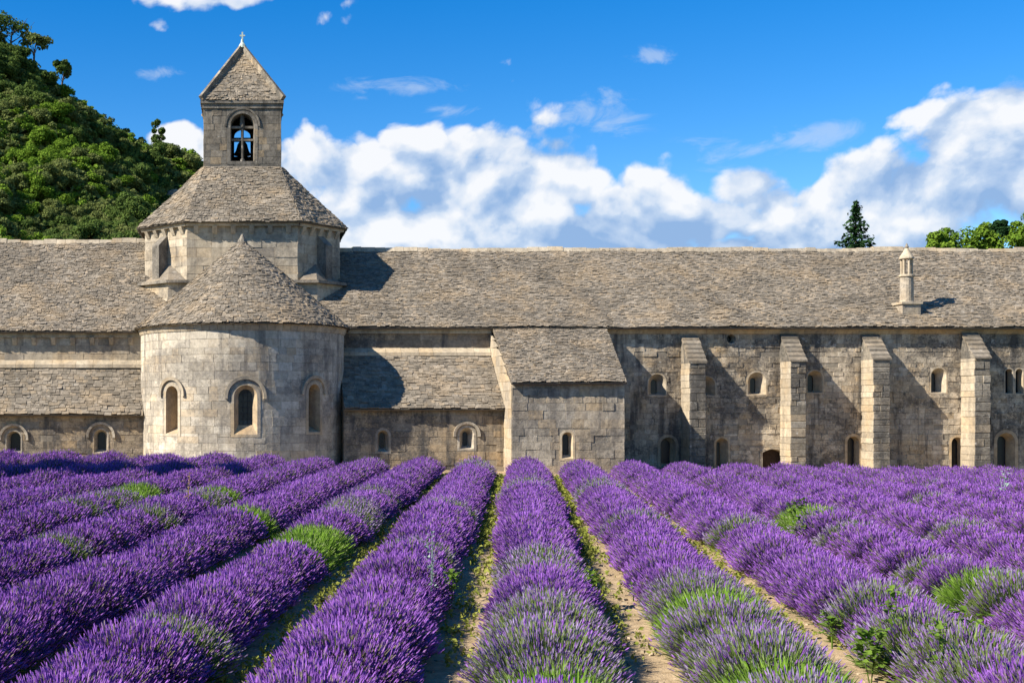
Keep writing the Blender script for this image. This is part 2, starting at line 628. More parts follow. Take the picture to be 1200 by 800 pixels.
def seg_arch_poly(uc, w, v0, v1, rise, n=8):
    r = w / 2
    pts = [(uc - r, v0), (uc + r, v0)]
    for k in range(n + 1):
        x = r - 2 * r * k / n
        pts.append((uc + x, v1 - rise * (x / r) ** 2))
    return pts


def circ_poly(uc, vc, r, n=20):
    return [(uc + r * math.cos(2 * math.pi * k / n), vc + r * math.sin(2 * math.pi * k / n)) for k in range(n)]


def ray_poly(c, ang, poly):
    dx, dy = math.cos(ang), math.sin(ang)
    best = None
    for k in range(len(poly)):
        x1, y1 = poly[k]; x2, y2 = poly[(k + 1) % len(poly)]
        ex, ey = x2 - x1, y2 - y1
        den = dx * ey - dy * ex
        if abs(den) < 1e-12: continue
        t = ((x1 - c[0]) * ey - (y1 - c[1]) * ex) / den
        s = ((x1 - c[0]) * dy - (y1 - c[1]) * dx) / den
        if t > 0 and -1e-6 <= s <= 1 + 1e-6 and (best is None or t < best): best = t
    best = best or 0.0
    return (c[0] + dx * best, c[1] + dy * best)


def grow(poly, c, t):
    """outline moved outward by about t (sill stays)"""
    v0 = min(q[1] for q in poly)
    out = []
    for k in range(len(poly)):
        a, b, d = poly[k - 1], poly[k], poly[(k + 1) % len(poly)]
        n1 = (b[1] - a[1], -(b[0] - a[0])); n2 = (d[1] - b[1], -(d[0] - b[0]))
        l1 = math.hypot(*n1) or 1; l2 = math.hypot(*n2) or 1
        n = (n1[0] / l1 + n2[0] / l2, n1[1] / l1 + n2[1] / l2)
        l = math.hypot(*n) or 1
        m = t / max(.5, l / 2)
        out.append((b[0] + n[0] / l * m, b[1] + n[1] / l * m))
    return out


def window(parent, mapf, outer, inner, rect, depth=.5, proud=.010, mat='pale_stone', pane='glass', hood=None, bars=None, name='window', reveal_mat=None, wall_mat=None):
    """outer: opening outline in the wall face; inner: outline of the slit at the end of the splayed reveal; rect: the gap left in the masonry"""
    c = (sum(p[0] for p in outer) / len(outer), sum(p[1] for p in outer) / len(outer))
    ci = (sum(p[0] for p in inner) / len(inner), sum(p[1] for p in inner) / len(inner))
    ro = [(rect[0], rect[2]), (rect[1], rect[2]), (rect[1], rect[3]), (rect[0], rect[3])]
    tt = min(min(q[0] for q in outer) - rect[0], rect[1] - max(q[0] for q in outer)) * .92
    ring = grow(outer, c, tt)
    ring = [(min(max(q[0], rect[0] + .004), rect[1] - .004), min(max(q[1], rect[2] + .004), rect[3] - .004)) for q in ring]
    angs = [2 * math.pi * k / 36 for k in range(36)]
    angs += [math.atan2(q[1] - c[1], q[0] - c[0]) % (2 * math.pi) for q in ro + outer[:2] + ring[:2]]
    angs = sorted(set(round(a, 6) for a in angs))
    O = [ray_poly(c, a, ro) for a in angs]
    G = [ray_poly(c, a, ring) for a in angs]
    I = [ray_poly(c, a, outer) for a in angs]
    angs2 = [math.atan2((I[k][1] - c[1]) * (max(q[1] for q in inner) - min(q[1] for q in inner)) / max(1e-6, max(q[1] for q in outer) - min(q[1] for q in outer)),
                        (I[k][0] - c[0]) * (max(q[0] for q in inner) - min(q[0] for q in inner)) / max(1e-6, max(q[0] for q in outer) - min(q[0] for q in outer))) for k in range(len(angs))]
    J = [ray_poly(ci, a, inner) for a in angs2]
    n = len(angs)
    sur, spd = MB(), MB()
    rr_ = [random.random() for _ in range(24)]
    for k in range(n):
        k2 = (k + 1) % n
        r = rr_[int(angs[k] * 2.2) % 24]
        spd.face([mapf(*O[k], .001), mapf(*O[k2], .001), mapf(*G[k2], .001), mapf(*G[k], .001)], rr_[int(angs[k] * 1.3) % 24])
        sur.face([mapf(*G[k], -.05), mapf(*G[k2], -.05), mapf(*G[k2], proud), mapf(*G[k], proud)], r)
        sur.face([mapf(*G[k], proud), mapf(*G[k2], proud), mapf(*I[k2], proud), mapf(*I[k], proud)], r)
    w = sur.build(name, mat, parent)
    spd.build('spandrel', wall_mat or mat, w)
    rev = MB()
    for k in range(n):
        k2 = (k + 1) % n
        rev.face([mapf(*I[k], proud), mapf(*I[k2], proud), mapf(*J[k2], -depth), mapf(*J[k], -depth)], .6)
        rev.face([mapf(*J[k], -depth), mapf(*J[k2], -depth), mapf(*J[k2], -depth - .12), mapf(*J[k], -depth - .12)], .5)
    rev.build('reveal', reveal_mat or mat, w)
    if pane:
        pm = MB()
        pm.face([mapf(*q, -depth - .06) for q in J])
        pm.build('pane', pane, w)
    if bars:
        for kind, val in bars:
            b = MB()
            us = [q[0] for q in inner]; vs = [q[1] for q in inner]
            if kind == 'v': rc = (val - .012, val + .012, min(vs), max(vs) - .02)
            else: rc = (min(us), max(us), val - .012, val + .012)
            b.hexa([mapf(rc[0], rc[2], -depth + .0), mapf(rc[1], rc[2], -depth + .0), mapf(rc[1], rc[3], -depth + .0), mapf(rc[0], rc[3], -depth + .0),
                    mapf(rc[0], rc[2], -depth - .04), mapf(rc[1], rc[2], -depth - .04), mapf(rc[1], rc[3], -depth - .04), mapf(rc[0], rc[3], -depth - .04)])
            b.build('glazing_bar', 'lead', w)
    if hood:
        uc, sp, r0, r1, out, drop = hood
        h = MB()
        prev = None
        steps = [(-1, 0)] + [(0, math.pi * k / 16) for k in range(17)] + [(1, 0)]
        for s, a in steps:
            if s == -1: pi_, po = (uc + r0, sp - drop), (uc + r1, sp - drop)
            elif s == 1: pi_, po = (uc - r0, sp - drop), (uc - r1, sp - drop)
            else: pi_, po = (uc + r0 * math.cos(a), sp + r0 * math.sin(a)), (uc + r1 * math.cos(a), sp + r1 * math.sin(a))
            cur = [mapf(*pi_, -.02), mapf(*pi_, out * .8), mapf(*po, out), mapf(*po, -.02)]
            if prev is None: h.face(cur)
            else:
                for k in range(4):
                    k2 = (k + 1) % 4
                    h.face([prev[k], prev[k2], cur[k2], cur[k]])
            prev = cur
        h.face(prev)
        h.build('hood_mould', mat, w)
    return w


# ------------------------------------------------------------------ stone slab roofs
def lauze(parent, mapf, rowlen, slope_len, course=.115, wid=(.08, .23), thick=(.014, .040), name='roof_slabs', amin=0.0, amax=1.0, wob=.03):
    """mapf(a, t, d): a along the row 0..1, t up the slope 0..1, d off the roof plane. Overlapping rough slabs."""
    V, Q, R = [], [], []
    rows = int(slope_len / course)
    for j in range(rows):
        t0 = j / rows
        L = max(.05, rowlen(t0))
        a = amin - random.uniform(0, .2) / L
        wav = random.uniform(-.15, .15)
        while a < amax:
            w = random.uniform(*wid) * (1.0 if random.random() > .08 else 1.6)
            a0, a1 = max(a, amin), min(a + w / L, amax)
            a += w / L
            if (a1 - a0) * L < .03: continue
            gap = random.uniform(.003, .012) / L
            a0 += gap; a1 -= gap
            th = random.uniform(*thick)
            dd = random.gauss(.006, .009)
            tl = t0 + (wav + random.uniform(-.5, .5) * .42) / rows
            tr = tl + random.gauss(0, .09) / rows
            tu = min(1.0, t0 + 1.75 / rows)
            tl, tr = max(tl, -.4 / rows), max(tr, -.4 / rows)
            dl, dr = th + dd + random.gauss(0, .009), th + dd + random.gauss(0, .009)
            i = len(V)
            V += [mapf(a0, tl, dl), mapf(a1, tr, dr), mapf(a1, tu, .012), mapf(a0, tu, .012),
                  mapf(a0, tl, dl - th), mapf(a1, tr, dr - th), mapf(a1, tu, -.03), mapf(a0, tu, -.03)]
            Q += [(i, i + 1, i + 2, i + 3), (i + 4, i + 5, i + 1, i), (i + 5, i + 6, i + 2, i + 1), (i + 7, i + 4, i, i + 3)]
            r = random.random()
            R += [r] * 4
    me = mesh_np(name, np.array([tuple(v) for v in V]), Q, ['lauze'], rnd=R)
    return tag(link(name, me, parent), kind='stuff')


def quad_roof(eL, eR, tR, tL, wave=.016):
    eL, eR, tR, tL = map(Vector, (eL, eR, tR, tL))
    n = (eR - eL).cross(tL - eL)
    if n.length < 1e-9: n = (eR - eL).cross(tR - eR)
    n.normalize()

    def f(a, t, d):
        p = eL.lerp(tL, t); q = eR.lerp(tR, t)
        x = p.lerp(q, a)
        return x + n * (d + wave * (math.sin(x.x * .9 + x.z * .6) + .7 * math.sin(x.x * 2.3 + x.y * 1.1) + .4 * math.sin(x.x * 5.1 - x.z * 3)))
    return f, (lambda t: (eL.lerp(tL, t) - eR.lerp(tR, t)).length), ((tL + tR) / 2 - (eL + eR) / 2).length, n


def roof_face(parent, eL, eR, tR, tL, deck=.07, **kw):
    f, rl, sl, n = quad_roof(eL, eR, tR, tL)
    mb = MB()
    c = [f(0, 0, -.03), f(1, 0, -.03), f(1, 1, -.03), f(0, 1, -.03)]
    mb.hexa([p - n * deck for p in c] + c)
    mb.build('roof_deck', 'roof_deck', parent)
    return lauze(parent, f, rl, sl, **kw)


def ridge_caps(parent, a, b, w=.17, h=.09):
    a, b = Vector(a), Vector(b)
    L = (b - a).length
    d = (b - a).normalized()
    s = Vector((-d.y, d.x, 0)).normalized()
    mb = MB()
    x = 0
    while x < L:
        l = random.uniform(.35, .7)
        e = min(x + l, L) - .012
        hh = h + random.uniform(-.015, .02); zz = random.uniform(-.02, .02) + .03 * math.sin(x * .8) + .02 * math.sin(x * 2.1)
        p, q = a + d * x + Vector((0, 0, zz)), a + d * e + Vector((0, 0, zz + random.uniform(-.01, .01)))
        up = Vector((0, 0, hh)); dn = Vector((0, 0, -.12))
        mb.hexa([p - s * w * 1.2 + dn, p + s * w * 1.2 + dn, p + s * w * .55 + up, p - s * w * .55 + up,
                 q - s * w * 1.2 + dn, q + s * w * 1.2 + dn, q + s * w * .55 + up, q - s * w * .55 + up], random.random())
        x += l
    return mb.build('ridge_cap', 'pale_stone', parent)


# ------------------------------------------------------------------ ground
def gz(X, Y):
    w = min(max((Y - 12) / 34.0, 0), 1.3)
    return w * (0.30 - 0.0175 * min(max(X, -14), 34))


def ground():
    xs = np.concatenate([[-1500, -600, -250, -120, -60, -35, -24], np.arange(-16, 36.1, .22), [42, 60, 100, 180, 400, 900, 1500]])
    ys = np.concatenate([[-300, -60, -20, -6, 0, 4], np.arange(6, 52.1, .22), [56, 62, 70, 85, 110, 170, 300, 700, 1500, 3000]])
    Xg, Yg = np.meshgrid(xs, ys)
    w = np.clip((Yg - 12) / 34, 0, 1.3)
    Zg = w * (.30 - .0175 * np.clip(Xg, -14, 34))
    fld = ((Xg > -16) & (Xg < 36) & (Yg > 6) & (Yg < 52)).astype(float)
    # small ridges and clods of tilled soil
    k = (Xg - .2167 * Yg - .265) / 1.81
    Zg += fld * (.035 * np.cos(2 * np.pi * k) + RNG.normal(0, .012, Xg.shape))
    V = np.stack([Xg, Yg, Zg], -1).reshape(-1, 3)
    nx, ny = len(xs), len(ys)
    i = np.arange(nx * ny).reshape(ny, nx)
    Q = np.stack([i[:-1, :-1], i[:-1, 1:], i[1:, 1:], i[1:, :-1]], -1).reshape(-1, 4)
    o = link('ground', mesh_np('ground', V, Q, ['soil'], smooth=True))
    tag(o, 'sandy tan tilled soil of the lavender field', None, kind='structure')


ground()

# ------------------------------------------------------------------ the abbey church
YW, YA, YF = 51.7, 49.0, 47.65       # upper wall plane, aisle wall plane, annex front
YR = 57.7                             # ridge
church = empty('abbey_church', (0, 51.2, 0))
church.matrix_world
tag(church, 'stone abbey church with round apse, octagonal crossing tower and bell turret', 'church')


def unparented(parent):
    """parts are modelled in world coordinates; this part carries the offset of its thing"""
    pass


def reparent_fix(root):
    off = root.location
    for ch in root.children:
        ch.location = (-off[0], -off[1], -off[2])


def wall_part(root, name, mapf, u0, u1, v0, v1, holes=(), step=None, vtop=None, thick=.5, mat='mortar', d=-.015):
    mb = MB()
    backing(mb, mapf, u0, u1, v0, v1, holes, d, step, vtop)
    if thick > .2: backing(mb, mapf, u0, u1, v0, v1, (), -thick - .3, step, vtop)
    return mb.build(name, mat, root)


# --- apse: round wall with three windows
AC, AR = (0.0, 51.2), 4.05
ZE = ZZ(386, 51.0)


def apse_map(u, v, d):
    a = u / AR                         # 0 faces the camera, positive to the right
    r = AR + d
    return Vector((AC[0] + r * math.sin(a), AC[1] - r * math.cos(a), v))


apse_w = []
HW = AR * math.pi * .5
for uc, w_out, w_in, yt, yb, rev in ((-.715 * AR, .62, .50, 452, 508, .5), (.03 * AR, .86, .56, 451, 509, .22), (.735 * AR, .62, .50, 450, 506, .5)):
    yy = AC[1] - AR * math.cos(uc / AR)
    zt, zb = ZZ(yt, yy), ZZ(yb, yy)
    apse_w.append((uc, w_out, w_in, zt, zb, rev))
holes = [(u - w / 2 - .13, u + w / 2 + .13, zb - .10, zt + .13) for (u, w, wi, zt, zb, rev) in apse_w]
apse = wall_part(church, 'apse_wall', apse_map, -HW * 1.08, HW * 1.08, -.8, ZE, holes, .3)
masonry(apse, apse_map, -HW * 1.06, HW * 1.06, -.8, ZE - .26, holes, 'apse_stone', 170, ch=(.25, .36), bl=(.4, .85), seg=2, relief=.0, rough=.003, gap=.004,
        view=lambda u, v: abs(u / AR) < 1.45 and v > .75)
for (u, w, wi, zt, zb, rev) in apse_w:
    outer = arch_poly(u, w, zb, zt)
    mid = abs(u) < 1
    ins = (w - wi) / 2
    inner = arch_poly(u, wi, zb + (.34 if mid else .22), zt - ins)
    bars = None
    if mid:
        bars = [('v', u - .09), ('v', u + .09)] + [('h', zb + .34 + .22 * k) for k in range(1, 6)]
    window(church, apse_map, outer, inner, (u - w / 2 - .13, u + w / 2 + .13, zb - .10, zt + .13), rev, .012,
           hood=(u, zt - w / 2, w / 2 + .22, w / 2 + .33, .10, .08), bars=bars, wall_mat='apse_stone', reveal_mat='ochre_stone')  # ochre on the reveals paints in their warm bounce light
corn = MB()
for k in range(44):
    a0, a1 = -HW * 1.05 + HW * 2.1 * k / 44, -HW * 1.05 + HW * 2.1 * (k + 1) / 44
    corn.hexa([apse_map(a0 + .005, ZE - .26, -.05), apse_map(a1 - .005, ZE - .26, -.05), apse_map(a1 - .005, ZE - .26, .03), apse_map(a0 + .005, ZE - .26, .03),
               apse_map(a0 + .005, ZE - .01, -.05), apse_map(a1 - .005, ZE - .01, -.05), apse_map(a1 - .005, ZE - .01, .12), apse_map(a0 + .005, ZE - .01, .12)], random.random())
corn.build('cornice', 'pale_stone', church)
# half cone roof, with a short ridge back to the tower
ZAP = ZZ(281, 51.2)
RC = AR + .26


def cone_map(a, t, d):
    an = math.pi * (-.5 + a)
    r = RC * (1 - t) + d * .65
    return Vector((AC[0] + r * math.sin(an), AC[1] - r * math.cos(an), ZE + (ZAP - ZE) * t + d * .76))


SL = math.hypot(RC, ZAP - ZE)
cd = MB()
for k in range(28):
    a0, a1 = k / 28, (k + 1) / 28
    cd.face([cone_map(a0, 0, -.03), cone_map(a1, 0, -.03), cone_map(a1, .995, -.03), cone_map(a0, .995, -.03)])
    cd.face([apse_map(-HW + 2 * HW * a0, ZE - .02, -.2), apse_map(-HW + 2 * HW * a1, ZE - .02, -.2), cone_map(a1, 0, -.03), cone_map(a0, 0, -.03)])
cd.build('roof_deck', 'roof_deck', church)
lauze(church, cone_map, lambda t: math.pi * RC * (1 - t), SL, course=.115, wid=(.08, .22), name='apse_roof')
for s in (-1, 1):
    e0, e1 = (s * RC, 51.2, ZE), (s * RC, 53.3, ZE)
    t0, t1 = (0, 51.2, ZAP), (0, 53.3, ZAP)
    if s < 0: roof_face(church, e1, e0, t0, t1, name='apse_roof')
    else: roof_face(church, e0, e1, t1, t0, name='apse_roof')
fin = MB()
fin.lathe((0, 51.2, ZAP - .12), [(.20, 0), (.16, .12), (.10, .22), (.06, .30), (.01, .36)], 10)
fin.build('finial', 'buttress_stone', church)

# --- aisles left and right of the apse
def aisle(x0, x1, YA, z_e, z_t, z_top, wins, tagx, sx0, sx1, nsep):
    up = plane_map((0, YW, 0), (1, 0, 0), (0, -1, 0))
    wp = wall_part(church, 'transept_wall', up, sx0, sx1, z_t - .4, z_top, step=3.0)
    masonry(wp, up, sx0, sx1, z_t - .3, z_top - .22, (), 'tower_stone' if tagx < 0 else 'aisle_stone', 14, ch=(.30, .42), bl=(.6, 1.2))
    c = MB()
    c.box(sx0, sx1, YW - .10, YW + .05, z_top - .22, z_top - .02)
    c.build('cornice', 'tower_stone', church)
    k = sx0 + .35
    while k < sx1:
        cb = MB()
        cb.hexa([(k - .09, YW - .02, z_top - .52), (k + .09, YW - .02, z_top - .52), (k + .09, YW + .04, z_top - .52), (k - .09, YW + .04, z_top - .52),
                 (k - .09, YW - .20, z_top - .224), (k + .09, YW - .20, z_top - .224), (k + .09, YW + .04, z_top - .224), (k - .09, YW + .04, z_top - .224)])
        if tagx < 0: cb.build('corbel', 'tower_stone', church)
        k += .78
    low = plane_map((0, YA, 0), (1, 0, 0), (0, -1, 0))
    hs = [w[0] for w in wins]
    wl = wall_part(church, 'aisle_wall', low, x0, x1, -.9, z_e + .1, hs, step=3.0)
    masonry(wl, low, x0, x1, -.9, z_e - .02, hs, 'aisle_stone', nsep, ch=(.20, .32), bl=(.3, .75), view=lambda u, v: v > .8, rough=.008)
    for rect, outer, inner, hood, dep in wins:
        window(church, low, outer, inner, rect, dep, .006, mat='annex_stone', hood=hood, wall_mat='aisle_stone')
    roof_face(church, (x0, YA - .28, z_e), (x1, YA - .28, z_e), (x1, YW, z_t), (x0, YW, z_t), name='aisle_roof', course=.14, wid=(.12, .32))
    xe = x1 if tagx < 0 else x0
    xi = xe - .25 if tagx < 0 else xe + .25
    en = MB()
    q = [(YA + .02, -.9), (YA + .02, z_e + .02), (YW, z_t - .08), (YW, -.9)]
    lo, hi = [(min(xe, xi), *k_) for k_ in q], [(max(xe, xi), *k_) for k_ in q]
    en.hexa(lo + hi)
    en.build('end_wall', 'aisle_stone', church)
    # pale weathering strip where the roof meets the wall
    l = MB()
    x = x0
    while x < x1:
        w_ = random.uniform(.5, 1.0); e = min(x + w_, x1) - .01
        l.hexa([(x, YW - .26, z_t - .14), (e, YW - .26, z_t - .14), (e, YW + .02, z_t - .1), (x, YW + .02, z_t - .1),
                (x, YW - .24, z_t + .0), (e, YW - .24, z_t + .0), (e, YW + .02, z_t + .20), (x, YW + .02, z_t + .20)], random.random())
        x += w_
    l.build('weathering', 'pale_stone', church)


def win_spec(xc, w, yt, yb, wi, Y, inset=.10, frame=.10, hood=0, depth=.4, rise_in=.25):
    u = XX(xc, Y); W = w * Y / F; zt, zb = ZZ(yt, Y), ZZ(yb, Y); WI = wi * Y / F
    rect = (u - W / 2 - frame, u + W / 2 + frame, zb - .08, zt + frame)
    outer = arch_poly(u, W, zb, zt)
    inner = arch_poly(u, WI, zb + rise_in * .5, zt - (W - WI) * .45)
    hd = (u, zt - W / 2, W / 2 + hood, W / 2 + hood + .10, .09, .06) if hood else None
    return rect, outer, inner, hd, depth


ZEL, ZTL, ZUL = ZZ(485.5, 49.77), ZZ(427, YW), ZZ(389, YW)
aisle(-15, -3.86, 50.05, ZEL, ZTL, ZUL, [win_spec(16, 17, 505, 530, 12, 50.05, frame=.06, hood=.20), win_spec(118, 16, 503, 530, 9, 50.05, frame=.06, hood=.20)], -1, -15, -3.9, 25)
ZER, ZTR, ZUR = ZZ(478.5, YA - .28), ZZ(413, YW), ZZ(384.5, YW)
aisle(3.88, 10.0, YA, ZER, ZTR, ZUR, [win_spec(449, 13, 504, 529, 6, YA), win_spec(547, 17, 501, 526, 6, YA, hood=.14)], 1, 3.9, 10.05, 25)
# transept roof left of the tower
ZRL = ZZ(283, YR)
roof_face(church, (-15, YW - .36, ZZ(388, YW - .36)), (0, YW - .36, ZZ(388, YW - .36)), (0, YR, ZRL), (-15, YR, ZRL), name='transept_roof', course=.12)
roof_face(church, (0, YR + 6.2, 5.7), (-15, YR + 6.2, 5.7), (-15, YR, ZRL), (0, YR, ZRL), name='transept_roof', course=.5, wid=(.6, 1.2))
ridge_caps(church, (-15, YR, ZRL), (-3.5, YR, ZRL))
bw = MB()
bw.box(-15, 14, YR + 5.9, YR + 6.1, -.5, 5.7)
bw.box(-15.2, -15.0, YA, YR + 6, -.5, 5.4)
bw.build('rear_wall', 'mortar', church)

# --- crossing tower
YT0, YTC = 53.2, 57.4
oct_ = [(-2.3, 53.2), (2.3, 53.2), (4.2, 55.1), (4.2, 59.7), (2.3, 61.6), (-2.3, 61.6), (-4.2, 59.7), (-4.2, 55.1)]
base_ = [(-3.1, 53.17), (3.1, 53.17), (4.25, 54.32), (4.25, 60.5), (3.1, 61.63), (-3.1, 61.63), (-4.25, 60.5), (-4.25, 54.32)]
ZS = ZZ(331, 53.4)
ZTE = ZZ(259.5, 52.9)


def prism_walls(pts, z0, z1, faces, mat, nsep, name, **kw):
    n = len(pts)
    for k in range(n):
        a, b = Vector((*pts[k], 0)), Vector((*pts[(k + 1) % n], 0))
        u = (b - a)
        nn = Vector((u.y, -u.x, 0)).normalized()
        mp = plane_map(a, u, nn)
        mb = MB()
        backing(mb, mp, 0, u.length, z0, z1)
        w = mb.build(name, 'mortar', church)
        if k in faces:
            masonry(w, mp, 0, u.length, z0, z1, (), mat, nsep if k != 0 else int(nsep * 2), **kw)


prism_walls(base_, 5.4, ZS, (0, 1, 7), 'tower_stone', 4, 'tower_base', ch=(.3, .42), bl=(.5, 1.0))
prism_walls(oct_, ZS, ZTE - .05, (0, 1, 7), 'tower_stone', 14, 'tower_wall', ch=(.3, .42), bl=(.5, 1.1))
# skirt slab and the small pyramids on the cut corners
sk = MB()
for s in (-1, 1):
    pts = [(s * 4.45, 54.3), (s * 3.15, 52.95), (s * 2.0, 52.95), (s * 2.28, 53.2), (s * 4.2, 55.1), (s * 4.45, 55.4)]
    if s > 0: pts = pts[::-1]
    lo = [(x, y, ZS - .05) for x, y in pts]; hi = [(x, y, ZS + .07) for x, y in pts]
    m = len(pts)
    sk.add(lo + hi, [tuple(range(m))] + [tuple(m + k for k in reversed(range(m)))] + [(k, m + k, m + (k + 1) % m, (k + 1) % m) for k in range(m)], .7)
sk.build('skirt', 'buttress_stone', church)
for s in (-1, 1):
    py = MB()
    ap = Vector((s * 3.08, 54.0, ZS + .85))
    ring = [Vector((s * 2.35, 53.05, ZS + .06)), Vector((s * 3.1, 53.1, ZS + .06)), Vector((s * 4.2, 54.3, ZS + .06)), Vector((s * 4.25, 55.1, ZS + .06)), Vector((s * 3.2, 54.2, ZS + .06))]
    for k in range(5):
        f = [ring[k], ring[(k + 1) % 5], ap]
        py.face(f if s > 0 else f[::-1], .5)
    py.build('corner_pyramid', 'lauze', church)
    # pier standing on the corner
    pr = MB()
    nn = Vector((s * 1, -1, 0)).normalized(); uu = Vector((1, s * 1, 0)).normalized()
    c = Vector((s * 3.30, 54.20, 0))
    hw, dp = .21, .50
    zb, z1, z2 = ZS + .05, ZS + 1.60, ZS + 2.05
    A = [c - uu * hw, c + uu * hw, c + uu * hw + nn * dp, c - uu * hw + nn * dp]
    tz = [z2, z2, z1, z1]
    pr.hexa([p + Vector((0, 0, zb)) for p in A] + [p + Vector((0, 0, z)) for p, z in zip(A, tz)])
    pr.build('corner_pier', 'belfry_stone', church)
# corbels under the tower eave
for k in (7, 0, 1):
    a, b = Vector((*oct_[k], 0)), Vector((*oct_[(k + 1) % 8], 0))
    u = (b - a).normalized(); nn = Vector((u.y, -u.x, 0)); L = (b - a).length
    mb = MB()
    mp = plane_map(a, u, nn)
    mb.hexa([mp(-.05, ZTE - .16, -.03), mp(L + .05, ZTE - .16, -.03), mp(L + .05, ZTE - .16, .16), mp(-.05, ZTE - .16, .16),
             mp(-.05, ZTE - .02, -.03), mp(L + .05, ZTE - .02, -.03), mp(L + .05, ZTE - .02, .22), mp(-.05, ZTE - .02, .22)])
    mb.build('cornice', 'tower_stone', church)
    m = 6 if k == 0 else 5
    for q in range(m):
        x = L * (q + .5) / m
        cb = MB()
        cb.hexa([mp(x - .10, ZTE - .46, -.03), mp(x + .10, ZTE - .46, -.03), mp(x + .10, ZTE - .46, .03), mp(x - .10, ZTE - .46, .03),
                 mp(x - .10, ZTE - .163, -.03), mp(x + .10, ZTE - .163, -.03), mp(x + .10, ZTE - .163, .19), mp(x - .10, ZTE - .163, .19)])
        cb.build('corbel', 'tower_stone', church)
# tower roof
BH = 1.69
ZB0 = ZZ(196, 55.7)
oh = .33
eav = [(-2.3 - .14, 53.2 - oh), (2.3 + .14, 53.2 - oh), (4.2 + oh, 55.1 - .14), (4.2 + oh, 59.7 + .14), (2.3 + .14, 61.6 + oh), (-2.3 - .14, 61.6 + oh), (-4.2 - oh, 59.7 + .14), (-4.2 - oh, 55.1 - .14)]
b = BH + .06
top_ = [(-b * .92, YTC - b), (b * .92, YTC - b), (b, YTC - b * .92), (b, YTC + b * .92), (b * .92, YTC + b), (-b * .92, YTC + b), (-b, YTC + b * .92), (-b, YTC - b * .92)]
for k in range(8):
    k2 = (k + 1) % 8
    vis = k in (7, 0, 1, 6, 2)
    roof_face(church, (*eav[k], ZTE), (*eav[k2], ZTE), (*top_[k2], ZB0), (*top_[k], ZB0), name='tower_roof', course=.115 if vis else .5, wid=(.08, .23) if vis else (.5, 1.0))

# --- bell turret
ZB1 = ZZ(119, 55.7)
cor = [(-BH, YTC - BH), (BH, YTC - BH), (BH, YTC + BH), (-BH, YTC + BH)]
YB = YTC - BH
zo_t, zo_b = ZZ(133, YB), ZZ(189, YB)
for k in range(4):
    a, b2 = Vector((*cor[k], 0)), Vector((*cor[(k + 1) % 4], 0))
    u = b2 - a
    nn = Vector((u.y, -u.x, 0)).normalized()
    mp = plane_map(a, u, nn)
    L = u.length
    hs = []
    if k in (0, 2):
        w = 1.04 if k == 0 else .84
        zb_ = zo_b if k == 0 else zo_b + .72
        r_ = (L / 2 - w / 2 - .16, L / 2 + w / 2 + .16, zb_ - .14, zo_t + .16)
        hs = [r_]
        outer = arch_poly(L / 2, w, zb_, zo_t)
        inner = arch_poly(L / 2, w - .10, zb_ + .04, zo_t - .05)
    wp = wall_part(church, 'belfry_wall', mp, 0, L, ZB0 - .5, ZB1, hs, thick=.12)
    masonry(wp, mp, 0, L, ZB0 - .5, ZB1 - .3, hs, 'belfry_stone', 25 if k == 0 else 0, ch=(.26, .36), bl=(.4, .8), relief=.002)
    if hs:
        w_ = window(church, mp, outer, inner, r_, .42, .014, mat='belfry_stone', pane=None, hood=(L / 2, zo_t - w / 2, w / 2 + .17, w / 2 + .25, .05, .04) if k == 0 else None, name='belfry_opening')
        if k == 0:
            mm = MB()
            mm.lathe((0, YB + .22, zo_b), [(.11, 0), (.11, .1), (.065, .16), (.065, zo_t - zo_b - .62), (.11, zo_t - zo_b - .55), (.09, zo_t - zo_b - .02)], 10)
            mm.build('mullion', 'belfry_stone', w_)
            tb = MB()
            tb.box(-.50, .50, YB + .15, YB + .29, zo_t - .62, zo_t - .52)
            tb.box(-.50, .50, YB + .16, YB + .28, zo_t - 1.16, zo_t - 1.08)
            tb.build('transom', 'belfry_stone', w_)
cn = MB()
e = BH + .09
for (z0, z1, e) in ((ZB1 - .30, ZB1 - .10, BH + .05), (ZB1 - .10, ZB1 + .02, BH + .11)):
    cn.box(-e, e, YTC - e, YTC - e + .3, z0, z1 - .002)
    cn.box(-e, e, YTC + e - .3, YTC + e, z0, z1 - .002)
    cn.box(-e, -e + .3, YTC - e + .302, YTC + e - .302, z0, z1 - .002)
    cn.box(e - .3, e, YTC - e + .302, YTC + e - .302, z0, z1 - .002)
cn.build('belfry_cornice', 'belfry_stone', church)
ZP = ZZ(58, YTC)
e = BH + .10
ce = [(-e, YTC - e), (e, YTC - e), (e, YTC + e), (-e, YTC + e)]
for k in range(4):
    a, b2 = ce[k], ce[(k + 1) % 4]
    roof_face(church, (*a, ZB1 + .03), (*b2, ZB1 + .03), (.03, YTC, ZP), (-.03, YTC, ZP), name='spire_roof', course=.12, wid=(.09, .22), deck=.03)
for k in range(4):                      # stone ribs on the hips
    a = Vector((*ce[k], ZB1 + .03)); ap = Vector((0, YTC, ZP + .05))
    outd = Vector((ce[k][0], ce[k][1] - YTC, 0)).normalized()
    side = Vector((-outd.y, outd.x, 0))
    x = 0.0
    rib = MB()
    N = 8
    for q in range(N):
        p0, p1 = a.lerp(ap, q / N), a.lerp(ap, (q + .975) / N)
        tp = lambda s: .10 * (1 - .3 * s)
        h0 = Vector((0, 0, .17)) + outd * .07
        w0, w1 = tp(q / N), tp((q + 1) / N)
        rib.hexa([p0 - side * w0 - outd * .1, p0 + side * w0 - outd * .1, p0 + side * w0 + h0, p0 - side * w0 + h0,
                  p1 - side * w1 - outd * .1, p1 + side * w1 - outd * .1, p1 + side * w1 + h0, p1 - side * w1 + h0], random.random())
    rib.build('hip_rib', 'buttress_stone', church)
cr = MB()
zt_ = ZP + .15
